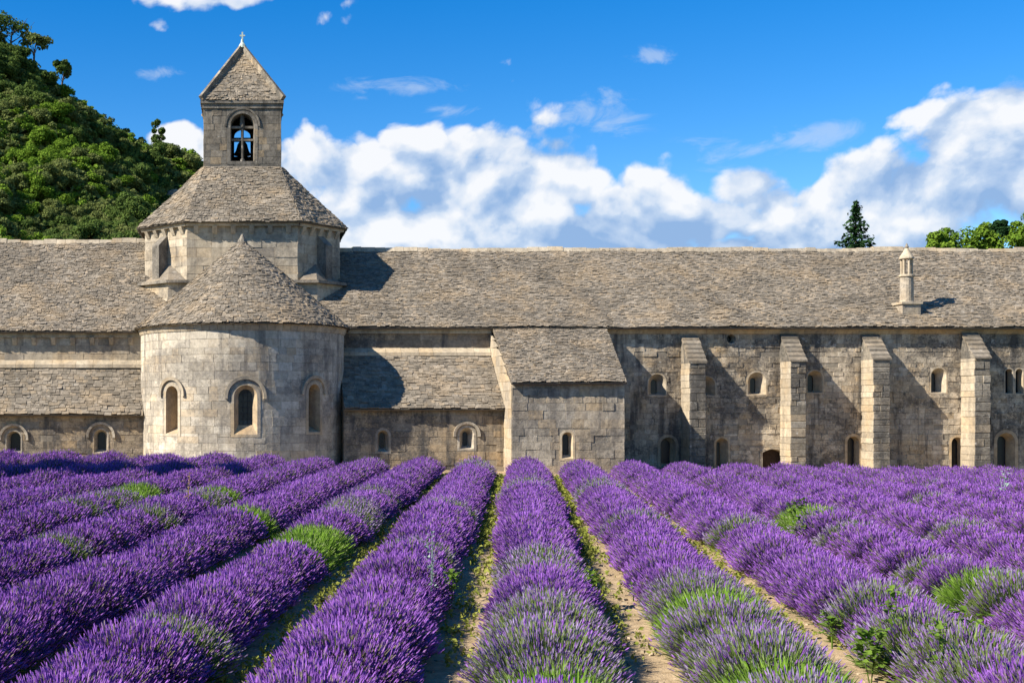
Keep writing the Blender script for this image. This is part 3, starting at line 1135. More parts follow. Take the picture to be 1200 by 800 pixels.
cr.lathe((0, YTC, zt_ - .1), [(.20, 0), (.14, .15), (.07, .25), (.05, .40)], 8)
cr.box(-.035, .035, YTC - .03, YTC + .03, zt_ + .26, zt_ + .62)
cr.box(-.12, .12, YTC - .028, YTC + .028, zt_ + .43, zt_ + .49)
cr.build('cross', 'cross_metal', church)
bell = empty('church_bell', (0, YTC, zo_b + .6))
tag(bell, 'dark bronze bell hanging in the arched opening of the bell turret', 'bell')
bm_ = MB()
bm_.lathe((0, 0, 0), [(.40, 0), (.37, .06), (.30, .18), (.25, .34), (.22, .47), (.16, .56), (.05, .60)], 18)
bm_.build('bell_body', 'bell_bronze', bell, True)
yk = MB(); yk.box(-BH + .15, BH - .15, -.09, .09, .602, .76)
yk.build('yoke', 'door_wood', bell)
cl = MB(); cl.lathe((0, 0, -.12), [(.02, 0), (.07, .05), (.02, .12), (.015, .5)], 8); cl.build('clapper', 'bell_bronze', bell)
reparent_fix(church)

# ------------------------------------------------------------------ annex with the lean-to roof
annex = empty('stone_annex', (12, YF, 0))
tag(annex, 'small stone annex with sloping slab roof joined to the long wing', 'building')
AXL, AXR, AXRB = 10.04, 14.23, 14.61
ZAF, ZAB = ZZ(447.5, YF - .25), ZZ(385.5, YW - .3)
mp = plane_map((AXL, YF, 0), (1, 0, 0), (0, -1, 0))
sp_ = win_spec(665, 13, 506, 537, 7, YF, frame=.09, depth=.3)
sh = lambda r: (r[0] - AXL, r[1] - AXL, r[2], r[3])
spr = (sh(sp_[0]), [(q[0] - AXL, q[1]) for q in sp_[1]], [(q[0] - AXL, q[1]) for q in sp_[2]])
w = wall_part(annex, 'front_wall', mp, 0, AXR - AXL, -.9, ZAF + .06, [spr[0]])
masonry(w, mp, 0, AXR - AXL, -.9, ZAF - .06, [spr[0]], 'annex_stone', 110, ch=(.20, .34), bl=(.30, .72), view=lambda u, v: v > .5, relief=.003, rough=.008)
window(annex, mp, spr[1], spr[2], spr[0], .3, .008, wall_mat='annex_stone')
Ls = YW - YF
vt = lambda u: ZAB - .12 + (ZAF - ZAB) * u / Ls
mp = plane_map((AXL - .03, YW, 0), (0, -1, 0), (-1, 0, 0))
w = wall_part(annex, 'side_wall', mp, 0, Ls, -.9, ZAB, vtop=vt, step=.8)
masonry(w, mp, 0, Ls - .002, -.9, ZAB, (), 'pale_stone', 50, ch=(.28, .40), bl=(.5, 1.0), vtop=vt, view=lambda u, v: v > .5, relief=.002)
uv = Vector((AXRB - AXR, YW - YF, 0))
mp = plane_map((AXR, YF, 0), uv, (uv.y, -uv.x, 0))
vt2 = lambda u: ZAF - .12 + (ZAB - ZAF) * u / uv.length
w = wall_part(annex, 'side_wall', mp, 0, uv.length, -.9, ZAB, vtop=vt2, step=.8)
masonry(w, mp, 0, uv.length - .002, -.9, ZAB, (), 'annex_stone', 40, ch=(.26, .38), bl=(.4, .9), vtop=vt2, view=lambda u, v: v > .5)
roof_face(annex, (AXL - .07, YF - .25, ZAF), (AXR + .02, YF - .25, ZAF), (AXRB + .02, YW - .32, ZAB), (AXL + .02, YW - .32, ZAB), name='annex_roof', course=.105, wid=(.075, .20))
reparent_fix(annex)

# ------------------------------------------------------------------ long dormitory wing
wing = empty('dormitory_wing', (24, YW, 0))
tag(wing, 'long stone monastery wing with slab roof, arched windows and buttresses', 'building')
WX0, WX1 = 13.9, 37.0
ZWE = ZZ(383, YW - .36)
mp = plane_map((0, YW, 0), (1, 0, 0), (0, -1, 0))
wins = []
for (xc, w_, yt, yb, wi, fr, dep, hd) in (
        (770, 21, 438, 463, 7, .04, .42, 0), (828, 21, 441, 463, 7, .04, .42, 0), (887, 21, 436, 462, 6.5, .07, .42, 0), (955, 18, 434, 460, 7, .05, .42, 0),
        (1100, 18, 431, 460, 6, .06, .42, 0), (1182.5, 9, 432, 461, 8, .05, .3, 0), (1194.5, 9, 432, 461, 8, .05, .3, 0),
        (783, 18, 512, 545, 11, .12, .35, 0), (846, 15, 513, 548, 4, .08, .40, 0), (1000, 14, 511, 550, 11, .12, .3, 0), (1122, 14, 512, 552, 11, .10, .3, 0),
        (1179, 21, 507, 555, 12, .14, .35, 0)):
    wins.append(win_spec(xc, w_, yt, yb, wi, YW, frame=fr, depth=dep, rise_in=.08 if w_ < 10 else .12))
u5 = XX(857, YW); z5 = ZZ(397, YW)
oc = ((u5 - .26, u5 + .26, z5 - .26, z5 + .26), circ_poly(u5, z5, .19), circ_poly(u5, z5, .13), None, .35)
ud = XX(906, YW)
dr = ((ud - .55, ud + .55, -.6, ZZ(523.5, YW)), seg_arch_poly(ud, .86, -.5, ZZ(526, YW), .14), seg_arch_poly(ud, .84, -.5, ZZ(526.5, YW), .14), None, .3)
hs = [w_[0] for w_ in wins] + [oc[0], dr[0]]
# neighbouring twin lights share a pier: trim the overlap
w1, w2 = wins[5][0], wins[6][0]
wall = wall_part(wing, 'wall', mp, WX0, WX1, -1.2, ZWE + .1, hs, step=3.0)
masonry(wall, mp, WX0, WX1, -1.2, ZWE - .26, hs, 'wing_stone', 190, ch=(.15, .27), bl=(.22, .58), relief=.004, rough=.010, gap=.006, view=lambda u, v: v > .4 and u < 31.8)
for k, (rect, outer, inner, hood, dep) in enumerate(wins):
    if k == 5: rect = (rect[0], (w1[1] + w2[0]) / 2 - .002, rect[2], rect[3])
    if k == 6: rect = ((w1[1] + w2[0]) / 2 + .002, rect[1], rect[2], rect[3])
    window(wing, mp, outer, inner, rect, dep, .006, wall_mat='wing_stone', mat='pale_stone' if outer[0][1] > 2.2 else 'ochre_stone')
window(wing, mp, oc[1], oc[2], oc[0], oc[4], .012, mat='wing_stone')
window(wing, mp, dr[1], dr[2], dr[0], dr[4], .012, pane='door_wood', name='door', mat='wing_stone')
c = MB()
x = WX0
while x < WX1:
    l = random.uniform(.8, 1.5); e = min(x + l, WX1) - .008
    c.hexa([(x, YW - .04, ZWE - .26), (e, YW - .04, ZWE - .26), (e, YW + .1, ZWE - .26), (x, YW + .1, ZWE - .26),
            (x, YW - .16, ZWE - .03), (e, YW - .16, ZWE - .03), (e, YW + .1, ZWE - .03), (x, YW + .1, ZWE - .03)], random.random())
    x += l
c.build('cornice', 'ochre_stone', wing)
ZRR = ZZ(293, YR)
roof_face(wing, (0, YW - .36, ZWE), (WX1, YW - .36, ZWE), (WX1, YR, ZRR), (0, YR, ZRR), name='wing_roof', course=.115, wid=(.08, .24))
roof_face(wing, (WX1, YR + 6.2, 5.7), (0, YR + 6.2, 5.7), (0, YR, ZRR), (WX1, YR, ZRR), name='wing_roof', course=.5, wid=(.6, 1.2))
ridge_caps(wing, (3.8, YR, ZRR), (WX1, YR, ZRR))
bw = MB()
bw.box(14.02, WX1, YR + 5.9, YR + 6.1, -.9, 5.7)
bw.box(WX1 - .02, WX1 + .2, YW + .12, YR + 5.88, -.9, 5.6)
bw.build('rear_wall', 'mortar', wing)
# buttresses
BP = 1.0
for (xa, xb, ytop, ylip) in ((17.72, 18.36, 393.5, 425), (21.72, 22.33, 392, 423), (25.0, 25.66, 392.5, 421), (29.02, 29.64, 389.5, 419.5)):
    zt, zl = ZZ(ytop, YW), ZZ(ylip, YW - BP)
    core = MB()
    core.hexa([(xa + .04, YW - BP + .04, -1), (xb - .04, YW - BP + .04, -1), (xb - .04, YW + .05, -1), (xa + .04, YW + .05, -1),
               (xa + .04, YW - BP + .04, zl - .05), (xb - .04, YW - BP + .04, zl - .05), (xb - .04, YW + .05, zt - .05), (xa + .04, YW + .05, zt - .05)])
    bt = core.build('buttress', 'mortar', wing)
    z = -1.0
    while z < zl - .02:
        h = random.uniform(.2, .36)
        if z + h > zl - .12: h = zl - z
        j = [random.uniform(-.018, .018) for _ in range(6)]
        split = random.random() < .35
        cuts = [xa, xa + (xb - xa) * random.uniform(.4, .6), xb] if split else [xa, xb]
        for q in range(len(cuts) - 1):
            mb = MB()
            x0, x1 = cuts[q] + (j[0] if q == 0 else .006), cuts[q + 1] + (j[1] if q == len(cuts) - 2 else -.006)
            yf = YW - BP + random.uniform(-.02, .02)
            yb_ = YW - .002
            be = .018
            lo, hi = z + .005, z + h - .005
            mb.hexa([(x0, yf + be, lo), (x1, yf + be, lo), (x1, yb_, lo), (x0, yb_, lo), (x0, yf + be, hi), (x1, yf + be, hi), (x1, yb_, hi), (x0, yb_, hi)], random.random())
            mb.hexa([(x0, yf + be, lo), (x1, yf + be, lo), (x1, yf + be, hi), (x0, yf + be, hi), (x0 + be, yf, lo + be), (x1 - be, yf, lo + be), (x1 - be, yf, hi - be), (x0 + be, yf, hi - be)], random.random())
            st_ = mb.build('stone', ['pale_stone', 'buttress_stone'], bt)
            for f_ in st_.data.polygons[6:]: f_.material_index = 1      # darker mottled stone on the front face, paler sides
        z += h
    # triangular head and stepped slabs
    hd = MB()
    hd.add([(xa, YW - BP, zl), (xb, YW - BP, zl), (xb, YW - .002, zl), (xa, YW - .002, zl), (xb, YW - .002, zt - .04), (xa, YW - .002, zt - .04)],
           [(0, 1, 4, 5), (0, 5, 3), (1, 2, 4), (3, 2, 1, 0), (2, 3, 5, 4)])
    hd.build('buttress_head', 'buttress_stone', bt)
    N = 6
    for q in range(N):
        s0, s1 = q / N, (q + 1.25) / N
        y0, y1 = YW - BP - .05 + BP * s0, min(YW - .004, YW - BP - .05 + BP * s1)
        z0, z1 = zl + (zt - zl) * s0, zl + (zt - zl) * (s0 + (y1 - y0) / BP)
        mb = MB()
        tk = random.uniform(.07, .10); jx = random.uniform(0, .03)
        mb.hexa([(xa - .02 - jx, y0, z0 - .02), (xb + .02 + jx, y0, z0 - .02), (xb + .02 + jx, y1, z1 - .07), (xa - .02 - jx, y1, z1 - .07),
                 (xa - .02 - jx, y0, z0 - .02 + tk), (xb + .02 + jx, y0, z0 - .02 + tk), (xb + .02 + jx, y1, z1 - .02), (xa - .02 - jx, y1, z1 - .02)], random.random())
        mb.build('cap_slab', 'lauze', bt)
# round stone chimney on the wing roof
yc = 52.55
slope = (ZRR - ZWE) / (YR - YW + .36)
zc = ZWE + (yc - YW + .36) * slope
chx = XX(1062.5, yc)
ch = MB()
ch.box(chx - .34, chx + .40, yc - .34, yc + .40, zc - .6, ZZ(357, yc))
cho = ch.build('chimney', 'annex_stone', wing)
zq = ZZ(357, yc)
cs = MB(); cs.box(chx - .40, chx + .46, yc - .40, yc + .46, zq, zq + .09); cs.build('plinth_slab', 'pale_stone', cho)
zq += .092
z_ring, z_col, z_cap, z_fin = ZZ(325, yc), ZZ(322, yc), ZZ(303.5, yc), ZZ(291, yc)
cs = MB(); cs.lathe((chx, yc, zq), [(.29, 0), (.265, .05), (.255, z_ring - zq)], 18); cs.build('shaft', 'annex_stone', cho, False)
cs = MB(); cs.lathe((chx, yc, z_ring + .001), [(.27, 0), (.31, .03), (.31, .08), (.26, .11)], 18); cs.build('collar', 'pale_stone', cho)
for q in range(6):
    a = math.pi / 6 + q * math.pi / 3
    cs = MB(); cs.lathe((chx + .19 * math.cos(a), yc + .19 * math.sin(a), z_ring + .11), [(.055, 0), (.05, .05), (.05, z_cap - z_ring - .16), (.06, z_cap - z_ring - .112)], 8)
    cs.build('column', 'pale_stone', cho)
cs = MB(); cs.lathe((chx, yc, z_cap), [(.29, 0), (.29, .05), (.16, .26), (.06, z_fin - z_cap)], 18); cs.build('cap', 'pale_stone', cho)
cs = MB(); cs.lathe((chx, yc, z_fin - .01), [(.05, 0), (.09, .06), (.05, .12), (.035, .18), (.01, .22)], 10); cs.build('finial', 'belfry_stone', cho)
reparent_fix(wing)


# ------------------------------------------------------------------ vegetation helpers
def leaves_np(C, N, size, rng, aspect=.6):
    """diamond leaf quads at C with normals N"""
    n = len(C)
    r = rng.normal(size=(n, 3))
    u = np.cross(N, r); u /= np.linalg.norm(u, axis=1, keepdims=True) + 1e-9
    v = np.cross(N, u)
    s = size if np.ndim(size) else np.full(n, size)
    s = s[:, None]
    P4 = np.stack([C - u * s, C - v * s * aspect + N * s * .15, C + u * s, C + v * s * aspect + N * s * .15], 1)
    return P4.reshape(-1, 3), np.arange(4 * n).reshape(n, 4)


def crown_np(rng, rx, rz, nl, nleaf, lsize, zc, lobe=(.28, .5)):
    """lumpy crown: leaves over many small lobes of different size"""
    Cs, Ns = [], []
    lob = []
    for k in range(nl):
        d = rng.normal(size=3); d /= np.linalg.norm(d)
        if d[2] < -.35: d[2] *= -.6
        rad = rng.uniform(.45, .85)
        c = d * np.array([rx, rx, rz]) * rad
        lob.append((c, rng.uniform(*lobe) * rx))
    per = nleaf // nl
    sh = []
    for c, r in lob:
        d = rng.normal(size=(per, 3)); d /= np.linalg.norm(d, axis=1, keepdims=True)
        d[:, 2] = np.abs(d[:, 2]) * np.where(rng.random(per) < .78, 1, -1)
        rr = r * (rng.random(per) ** .35)
        p = c + d * rr[:, None] * np.array([1, 1, .8])
        nn = d * .9 + rng.normal(size=(per, 3)) * .55 + np.array([0, 0, .25])
        nn /= np.linalg.norm(nn, axis=1, keepdims=True)
        Cs.append(p); Ns.append(nn)
        sh.append(np.clip(rng.normal(.5, .2, per) + rng.normal(0, .12), 0, 1))
    C = np.concatenate(Cs); N = np.concatenate(Ns)
    C[:, 2] += zc
    V, Q = leaves_np(C, N, rng.uniform(.6, 1.3, len(C)) * lsize, rng, .75)
    return V, Q, np.concatenate(sh)


def trunk_mesh(name, h, r, seed, nlimb=5, lean=.15, limb_len=1.0):
    rd = random.Random(seed)
    mb = MB()
    pts = [(0, 0, -.2), (0, 0, h * .3), (lean * .4, rd.uniform(-.1, .1), h * .65), (lean, 0, h)]
    mb.tube(pts, [r * 1.25, r, r * .75, r * .35], 8)
    for k in range(nlimb):
        z = h * rd.uniform(.55, .95); a = rd.uniform(0, 6.28); L = limb_len * rd.uniform(.6, 1.1)
        p0 = Vector((lean * (z / h), 0, z)); p1 = p0 + Vector((math.cos(a) * L * .6, math.sin(a) * L * .6, L * .45)); p2 = p1 + Vector((math.cos(a) * L * .4, math.sin(a) * L * .4, L * .5))
        mb.tube([p0, p1, p2], [r * .45, r * .3, r * .12], 5)
    return mb.mesh(name, 'bark')


def make_tree(name, loc, me_crown, me_trunk, label, group=None, scale=1.0, rot=0.0, cat='tree'):
    t = empty(name, loc)
    t.scale = (scale,) * 3 if not hasattr(scale, '__len__') else scale
    t.rotation_euler = (0, 0, rot)
    tag(t, label, cat, group)
    link('crown', me_crown, t)
    if me_trunk: link('trunk', me_trunk, t)
    return t


# ------------------------------------------------------------------ hillside and its wood
SIL = [(-400, -140), (-200, -60), (-60, 30), (0, 66), (47, 98), (72, 114), (109, 130), (145, 154), (181, 184), (217, 210), (240, 222), (300, 262), (360, 310), (520, 380), (2000, 420)]   # skyline without the trees
YH = 165.0


def hill_z(X, Y):
    px = CX + X * F / YH
    z = np.interp(px, [s[0] for s in SIL], [ZZ(s[1], YH) for s in SIL])
    f = np.clip((Y - 78) / (YH - 78), 0, 1)
    bumps = 1.4 * np.sin(X * .21 + Y * .13) + 1.0 * np.sin(X * .37 - Y * .29 + 1.3)
    base = 1.0
    zz = base + (z - base) * f ** .92 + bumps * np.clip(f * 4, 0, 1) * np.clip((z - 4) / 10, 0, 1)
    back = np.clip((Y - YH) / 120, 0, 1)
    return zz * (1 - back) - .5 * (f <= 0)


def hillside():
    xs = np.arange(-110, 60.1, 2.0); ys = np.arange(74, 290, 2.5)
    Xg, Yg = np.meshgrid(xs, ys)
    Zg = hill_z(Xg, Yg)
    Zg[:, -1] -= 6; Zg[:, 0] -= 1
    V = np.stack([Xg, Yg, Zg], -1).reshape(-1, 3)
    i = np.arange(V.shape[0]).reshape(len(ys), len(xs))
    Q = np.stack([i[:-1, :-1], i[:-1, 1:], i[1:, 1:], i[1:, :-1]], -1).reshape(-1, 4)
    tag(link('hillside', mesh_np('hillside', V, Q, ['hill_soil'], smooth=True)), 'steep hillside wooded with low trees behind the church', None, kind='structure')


hillside()
kinds = [('leaf_dark', 'dark green bushy tree in the wood on the hillside'), ('leaf_olive', 'olive green rounded tree in the wood on the hillside'),
         ('leaf_bright', 'bright fresh green tree in the wood on the hillside')]
hill_crowns = []
for ki, (lm, lb) in enumerate(kinds):
    for v in range(4):
        rng = np.random.default_rng(100 + ki * 10 + v)
        V, Q, R = crown_np(rng, 2.0, 1.8, 16, 3600, .135, 1.9)
        hill_crowns.append((ki, mesh_np('crown', V, Q, [lm], rnd=R), trunk_mesh('trunk', 2.2, .16, 50 + v, 4)))
rngh = np.random.default_rng(5)
ROCKS = []
for (px, py, sz_) in ((196, 214, 1.7),):
    Yb = min((abs(CY - (float(hill_z(np.array(XX(px, Yq)), np.array(Yq))) + 2.2 - EYE) * F / Yq - py), Yq) for Yq in np.arange(86, 165, .5))[1]
    ROCKS.append((XX(px, Yb), Yb, float(hill_z(np.array(XX(px, Yb)), np.array(Yb))), sz_, px, py))
placed = []
att = 0
while len(placed) < 1350 and att < 60000:
    att += 1
    Y = 84 + (YH + 3 - 84) * rngh.random() ** .8
    X = rngh.uniform(-.205, .0) * Y
    z = float(hill_z(np.array(X), np.array(Y)))
    px, py = CX + X * F / Y, CY - (z + 2 - EYE) * F / Y
    if py > 300 or px > 250 or px < -22 or z < 4: continue
    if 165 < px and py > 235: continue
    if any(abs(X - r[0] * Y / r[1]) < r[3] * .55 and r[1] - 9 < Y < r[1] + 1 for r in ROCKS): continue
    s = rngh.gamma(8, .055) + .12
    s = min(s, .85)
    if any((X - q[0]) ** 2 + ((Y - q[1]) * .8) ** 2 < (.86 * (s + q[2])) ** 2 * .62 for q in placed): continue
    placed.append((X, Y, s, z))
print('hill trees', len(placed))
far_wood = []
placed.sort(key=lambda q: -q[2] / q[1])
for n_, (X, Y, s, z) in enumerate(placed):
    clump = math.sin(X * .33 + 2) + math.sin(Y * .17 + X * .1) + rngh.normal(0, .8)
    ki = 0 if clump < -.35 else (1 if clump < .8 else 2)
    opt = [h for h in hill_crowns if h[0] == ki]
    _, mc, mt = opt[rngh.integers(len(opt))]
    if n_ >= 290:
        far_wood.append((X, Y, s, z, ki)); continue
    t = empty('hillside_tree', (X, Y, z - .3))
    t.scale = (s, s, s * rngh.uniform(.85, 1.2)); t.rotation_euler = (0, 0, rngh.uniform(0, 6.28))
    tag(t, kinds[ki][1], 'tree', 'trees of the hillside wood')
    link('crown', mc, t)
Vs, Qs, Ms, Rs, off = [], [], [], [], 0
for (X, Y, s, z, ki) in far_wood:
    V, Q, R = crown_np(rngh, 2.0 * s, 1.9 * s, 7, 300, .225 * s ** .5, 1.9 * s)
    Vs.append(V + np.array([X, Y, z - .3])); Qs.append(Q + off); Ms.append(np.full(len(Q), ki)); Rs.append(R); off += len(V)
if Vs:
    tag(link('hillside_wood', mesh_np('hillside_wood', np.concatenate(Vs), np.concatenate(Qs), [k[0] for k in kinds], np.concatenate(Ms), np.concatenate(Rs))),
        'dense mass of smaller green trees filling the wooded slope', 'wood', kind='stuff')
# the low undergrowth that closes the gaps: nobody could count it
def undergrowth():
    rng = np.random.default_rng(77)
    n = 26000
    Y = 82 + (YH + 2 - 82) * rng.random(n); X = rng.uniform(-.21, .05, n) * Y
    z = hill_z(X, Y)
    ok = z > 3.5
    C = np.stack([X, Y, z + rng.random(n) ** 2 * 1.3], -1)[ok]
    N = rng.normal(size=C.shape) * .6 + np.array([.0, -.3, .8]); N /= np.linalg.norm(N, axis=1, keepdims=True)
    V, Q = leaves_np(C, N, rng.uniform(.25, .6, len(C)), rng, .8)
    o = link('undergrowth', mesh_np('undergrowth', V, Q, ['leaf_olive'], rnd=rng.random(len(Q))))
    tag(o, 'dark low shrubs covering the slope between the trees', 'shrubs', kind='stuff')


undergrowth()
# pale rocks that crop out of the wood
for (X, Y, z, s, px, py) in ROCKS:
    mb = MB()
    import bmesh
    bm = bmesh.new()
    bmesh.ops.create_icosphere(bm, subdivisions=3, radius=1.0)
    for v in bm.verts:
        p = v.co
        q = .75 + .25 * math.sin(p.x * 3.1 + s) * math.sin(p.z * 4.3 + px) + .16 * math.sin(p.y * 7 + p.z * 6 + py)
        v.co = Vector((p.x * q * s * 1.1, p.y * q * s * .6, p.z * q * s * .85 + p.x * .4))
    me = bpy.data.meshes.new('rock'); bm.to_mesh(me); bm.free()
    me.materials.append(MAT['rock'])
    at = me.attributes.new('rnd', 'FLOAT', 'FACE'); at.data.foreach_set('value', np.random.default_rng(2).random(len(me.polygons)).astype(np.float32))
    o = link('rock_outcrop', me)
    o.location = (X, Y, z + .1)
    tag(o, 'pale grey limestone outcrop showing between the hillside trees', 'rock')

# pines standing out on the skyline
def pine(px, ptop, Y, label, hh, rx, seed, lm='leaf_dark', rz=None):
    X = XX(px, Y); z = float(hill_z(np.array(X), np.array(Y)))
    ztop = ZZ(ptop, Y)
    h = ztop - z
    rng = np.random.default_rng(seed)
    rz = rz or rx * .6
    V, Q, R = crown_np(rng, rx, rz, 9, 1100, .20, h - rz * .9)
    make_tree('pine_tree', (X, Y, z), mesh_np('crown', V, Q, [lm], rnd=R), trunk_mesh('trunk', h - rz, .16, seed, 6, .3, rx * .8), label)


pine(12, 14, YH, 'tall spreading pine at the top of the hill skyline', 7, 3.4, 31)
pine(39, 40, YH, 'rounded pine with brownish patch on the hill skyline', 5, 2.2, 32, 'leaf_olive')
pine(72, 63, YH, 'small slender dark pine standing alone on the hill skyline', 5, 1.5, 33, rz=2.6)
pine(185, 138, YH, 'thin conifer poking above the hill ridge near the bell turret', 4, 1.1, 34, rz=2.6)

# trees behind the wing
def spruce(loc, h, rb, label, seed):
    rng = np.random.default_rng(seed)
    C, N, S = [], [], []
    z = h * .25
    while z < h - .15:
        f = (h - z) / (h * .75)
        R = rb * (f ** .85) * rng.uniform(.75, 1.2)
        nb = int(6 + 7 * f)
        a0 = rng.uniform(0, 6.28)
        for k in range(nb):
            a = a0 + 6.283 * k / nb + rng.normal(0, .15)
            L = R * rng.uniform(.7, 1.15)
            m = max(6, int(L * 22))
            s = np.linspace(.05, 1, m)
            px_ = np.cos(a) * L * s; py_ = np.sin(a) * L * s
            pz = z + .25 * L * s * (s - .75) * 1.6 - .10 * L
            w = .20 * L * (1.05 - s) + .05
            C.append(np.stack([px_ + rng.normal(0, 1, m) * w * .6, py_ + rng.normal(0, 1, m) * w * .6, pz + rng.normal(0, .05, m)], -1))
            nn = rng.normal(size=(m, 3)) * .5 + np.array([np.cos(a) * .4, np.sin(a) * .4, .7])
            N.append(nn / np.linalg.norm(nn, axis=1, keepdims=True))
            S.append(np.full(m, .13) * rng.uniform(.7, 1.3, m))
        z += .16 + .16 * f
    C = np.concatenate(C); N = np.concatenate(N); S = np.concatenate(S)
    V, Q = leaves_np(C, N, S, rng, .55)
    t = empty('spruce_tree', loc)
    tag(t, label, 'tree')
    link('crown', mesh_np('crown', V, Q, ['leaf_spruce'], rnd=rng.random(len(Q))), t)
    mb = MB(); mb.tube([(0, 0, -.3), (0, 0, h * .5), (0, 0, h * .99)], [.22, .13, .015], 8); mb.build('trunk', 'bark', t)


Y = 74
spruce((XX(1003, Y), Y, 0), ZZ(234, Y), 3.3, 'dark pointed spruce rising behind the long roof ridge', 41)


def backtree(px, ptop, Y, rx, rz, lm, label, seed, name='leafy_tree', n=8000, ls=.085):
    h = ZZ(ptop, Y)
    rng = np.random.default_rng(seed)
    V, Q, R = crown_np(rng, rx, rz, 34, n, ls, h - rz * .94, (.20, .42))
    return make_tree(name, (XX(px, Y), Y, 0), mesh_np('crown', V, Q, [lm], rnd=R), trunk_mesh('trunk', h - rz, .2, seed, 6, .2, rx * .6), label)


backtree(1122, 257, 80, 1.9, 3.0, 'leaf_bright', 'low bright green tree behind the roof just right of the chimney', 51)
backtree(1100, 264, 79, 1.0, 2.4, 'leaf_bright', 'small bright green treetop nearest the chimney behind the roof ridge', 56)
backtree(1152, 256, 81, 1.5, 2.8, 'leaf_bright', 'yellow green treetop between chimney side trees and dark conifer', 52)
backtree(1172, 255, 92, .9, 1.4, 'leaf_spruce', 'dark blue green treetop between the bright trees behind the roof', 53)
backtree(1203, 240, 78, 1.7, 3.2, 'leaf_bright', 'tallest bright green tree behind the far end of the roof', 54)
backtree(1250, 238, 80, 2.2, 3.2, 'leaf_bright', 'broad green tree behind the wing past the tallest bright tree', 57)
backtree(407, 282, 66, .8, 1.6, 'leaf_bright', 'small green treetop peeping beside the crossing tower roof', 55, n=2500, ls=.07)
# plane trees beside the field, whose shade falls over the far rows
backtree(0, 0, 35, 1, 1, 'leaf_olive', '', 60) if False else None
for (X, Y, h, rx, rz, sd, lb) in ((-12.4, 35.0, 7.6, 3.0, 2.4, 61, 'broad tree beside the field shading the rows in front of the aisle'),
                                  (-13.0, 34.0, 11.4, 2.3, 2.6, 62, 'taller narrow tree beside the field shading rows before the apse')):
    rng = np.random.default_rng(sd)
    V, Q, R = crown_np(rng, rx, rz, 16, 3600, .17, h - rz)
    make_tree('field_tree', (X, Y, gz(X, Y)), mesh_np('crown', V, Q, ['leaf_olive'], rnd=R), trunk_mesh('trunk', h - rz * 1.2, .2, sd, 7, .2, rx * .6), lb)


# ------------------------------------------------------------------ lavender
def spikes_np(rng, n, rad, head, S, rings, hmin=.12, r_head=.009, stem_r=.0035, zbias=.0, lenj=.22, droop=.0):
    """n flower stalks fanning out of the bush. rings: list of (t, radius factor, is_head)"""
    d = rng.normal(size=(n, 3))
    d[:, 2] = np.abs(d[:, 2]) + zbias
    d /= np.linalg.norm(d, axis=1, keepdims=True)
    low = d[:, 2] < hmin
    d[low, 2] = hmin + rng.random(low.sum()) * .25
    d /= np.linalg.norm(d, axis=1, keepdims=True)
    tip = d * rad * rng.normal(1.0, lenj * .5, (n, 1)).clip(.75, 1.22)
    tip[:, 2] += .10
    root = np.stack([d[:, 0] * rad[0] * .38, d[:, 1] * rad[1] * .38, .10 + d[:, 2] * rad[2] * .25], -1)
    ax = tip - root + np.stack([np.zeros(n), np.zeros(n), np.full(n, .14)], -1) * 0
    L = np.linalg.norm(ax, axis=1, keepdims=True)
    D = ax / L
    # the last part of the stalk turns upward
    jit = rng.normal(0, .11, (n, 3))
    D2 = D + np.array([0, 0, .5]) + jit
    D2 /= np.linalg.norm(D2, axis=1, keepdims=True)
    hl = head * rng.uniform(.6, 1.35, (n, 1))
    neck = tip - D2 * hl
    a = np.cross(D2, rng.normal(size=(n, 3))); a /= np.linalg.norm(a, axis=1, keepdims=True)
    b = np.cross(D2, a)
    sz = rng.uniform(.75, 1.25, (n, 1))
    parts = []
    for (t, rf, ish) in rings:
        if ish:
            c = neck + D2 * hl * t
            r = r_head * rf * sz
        else:
            c = root + (neck - root) * t
            r = np.full((n, 1), stem_r * rf)
        for k in range(S):
            an = 2 * np.pi * k / S + t * 1.1
            parts.append(c + (a * np.cos(an) + b * np.sin(an)) * r)
    nr = len(rings)
    V = np.stack(parts, 1)                       # n, nr*S, 3
    V = V.reshape(-1, 3)
    base = (np.arange(n) * nr * S)[:, None]
    q, mi = [], []
    for j in range(nr - 1):
        for k in range(S):
            k2 = (k + 1) % S
            q.append([j * S + k, j * S + k2, (j + 1) * S + k2, (j + 1) * S + k])
            mi.append(1 if rings[j][2] else 0)
    q = np.array(q)
    Q = (base[:, :, None] + q[None]).reshape(-1, 4)
    M = np.tile(np.array(mi), n)
    R = np.repeat(rng.random(n), len(q))
    return V, Q, M, R


def blades_np(rng, n, rad, L, w):
    d = rng.normal(size=(n, 3)); d[:, 2] = np.abs(d[:, 2]) * .9
    d /= np.linalg.norm(d, axis=1, keepdims=True)
    f = rng.uniform(.45, .86, (n, 1))
    p = d * rad * f
    p[:, 2] += .03
    D = d + np.array([0, 0, .5]) + rng.normal(0, .25, (n, 3)); D /= np.linalg.norm(D, axis=1, keepdims=True)
    s = np.cross(D, rng.normal(size=(n, 3))); s /= np.linalg.norm(s, axis=1, keepdims=True)
    l = L * rng.uniform(.6, 1.3, (n, 1)); ww = w * rng.uniform(.7, 1.3, (n, 1))
    V = np.stack([p - s * ww * .5, p + D * l * .5 - s * ww, p + D * l, p + D * l * .5 + s * ww], 1).reshape(-1, 3)
    return V, np.arange(4 * n).reshape(n, 4), rng.random(n)


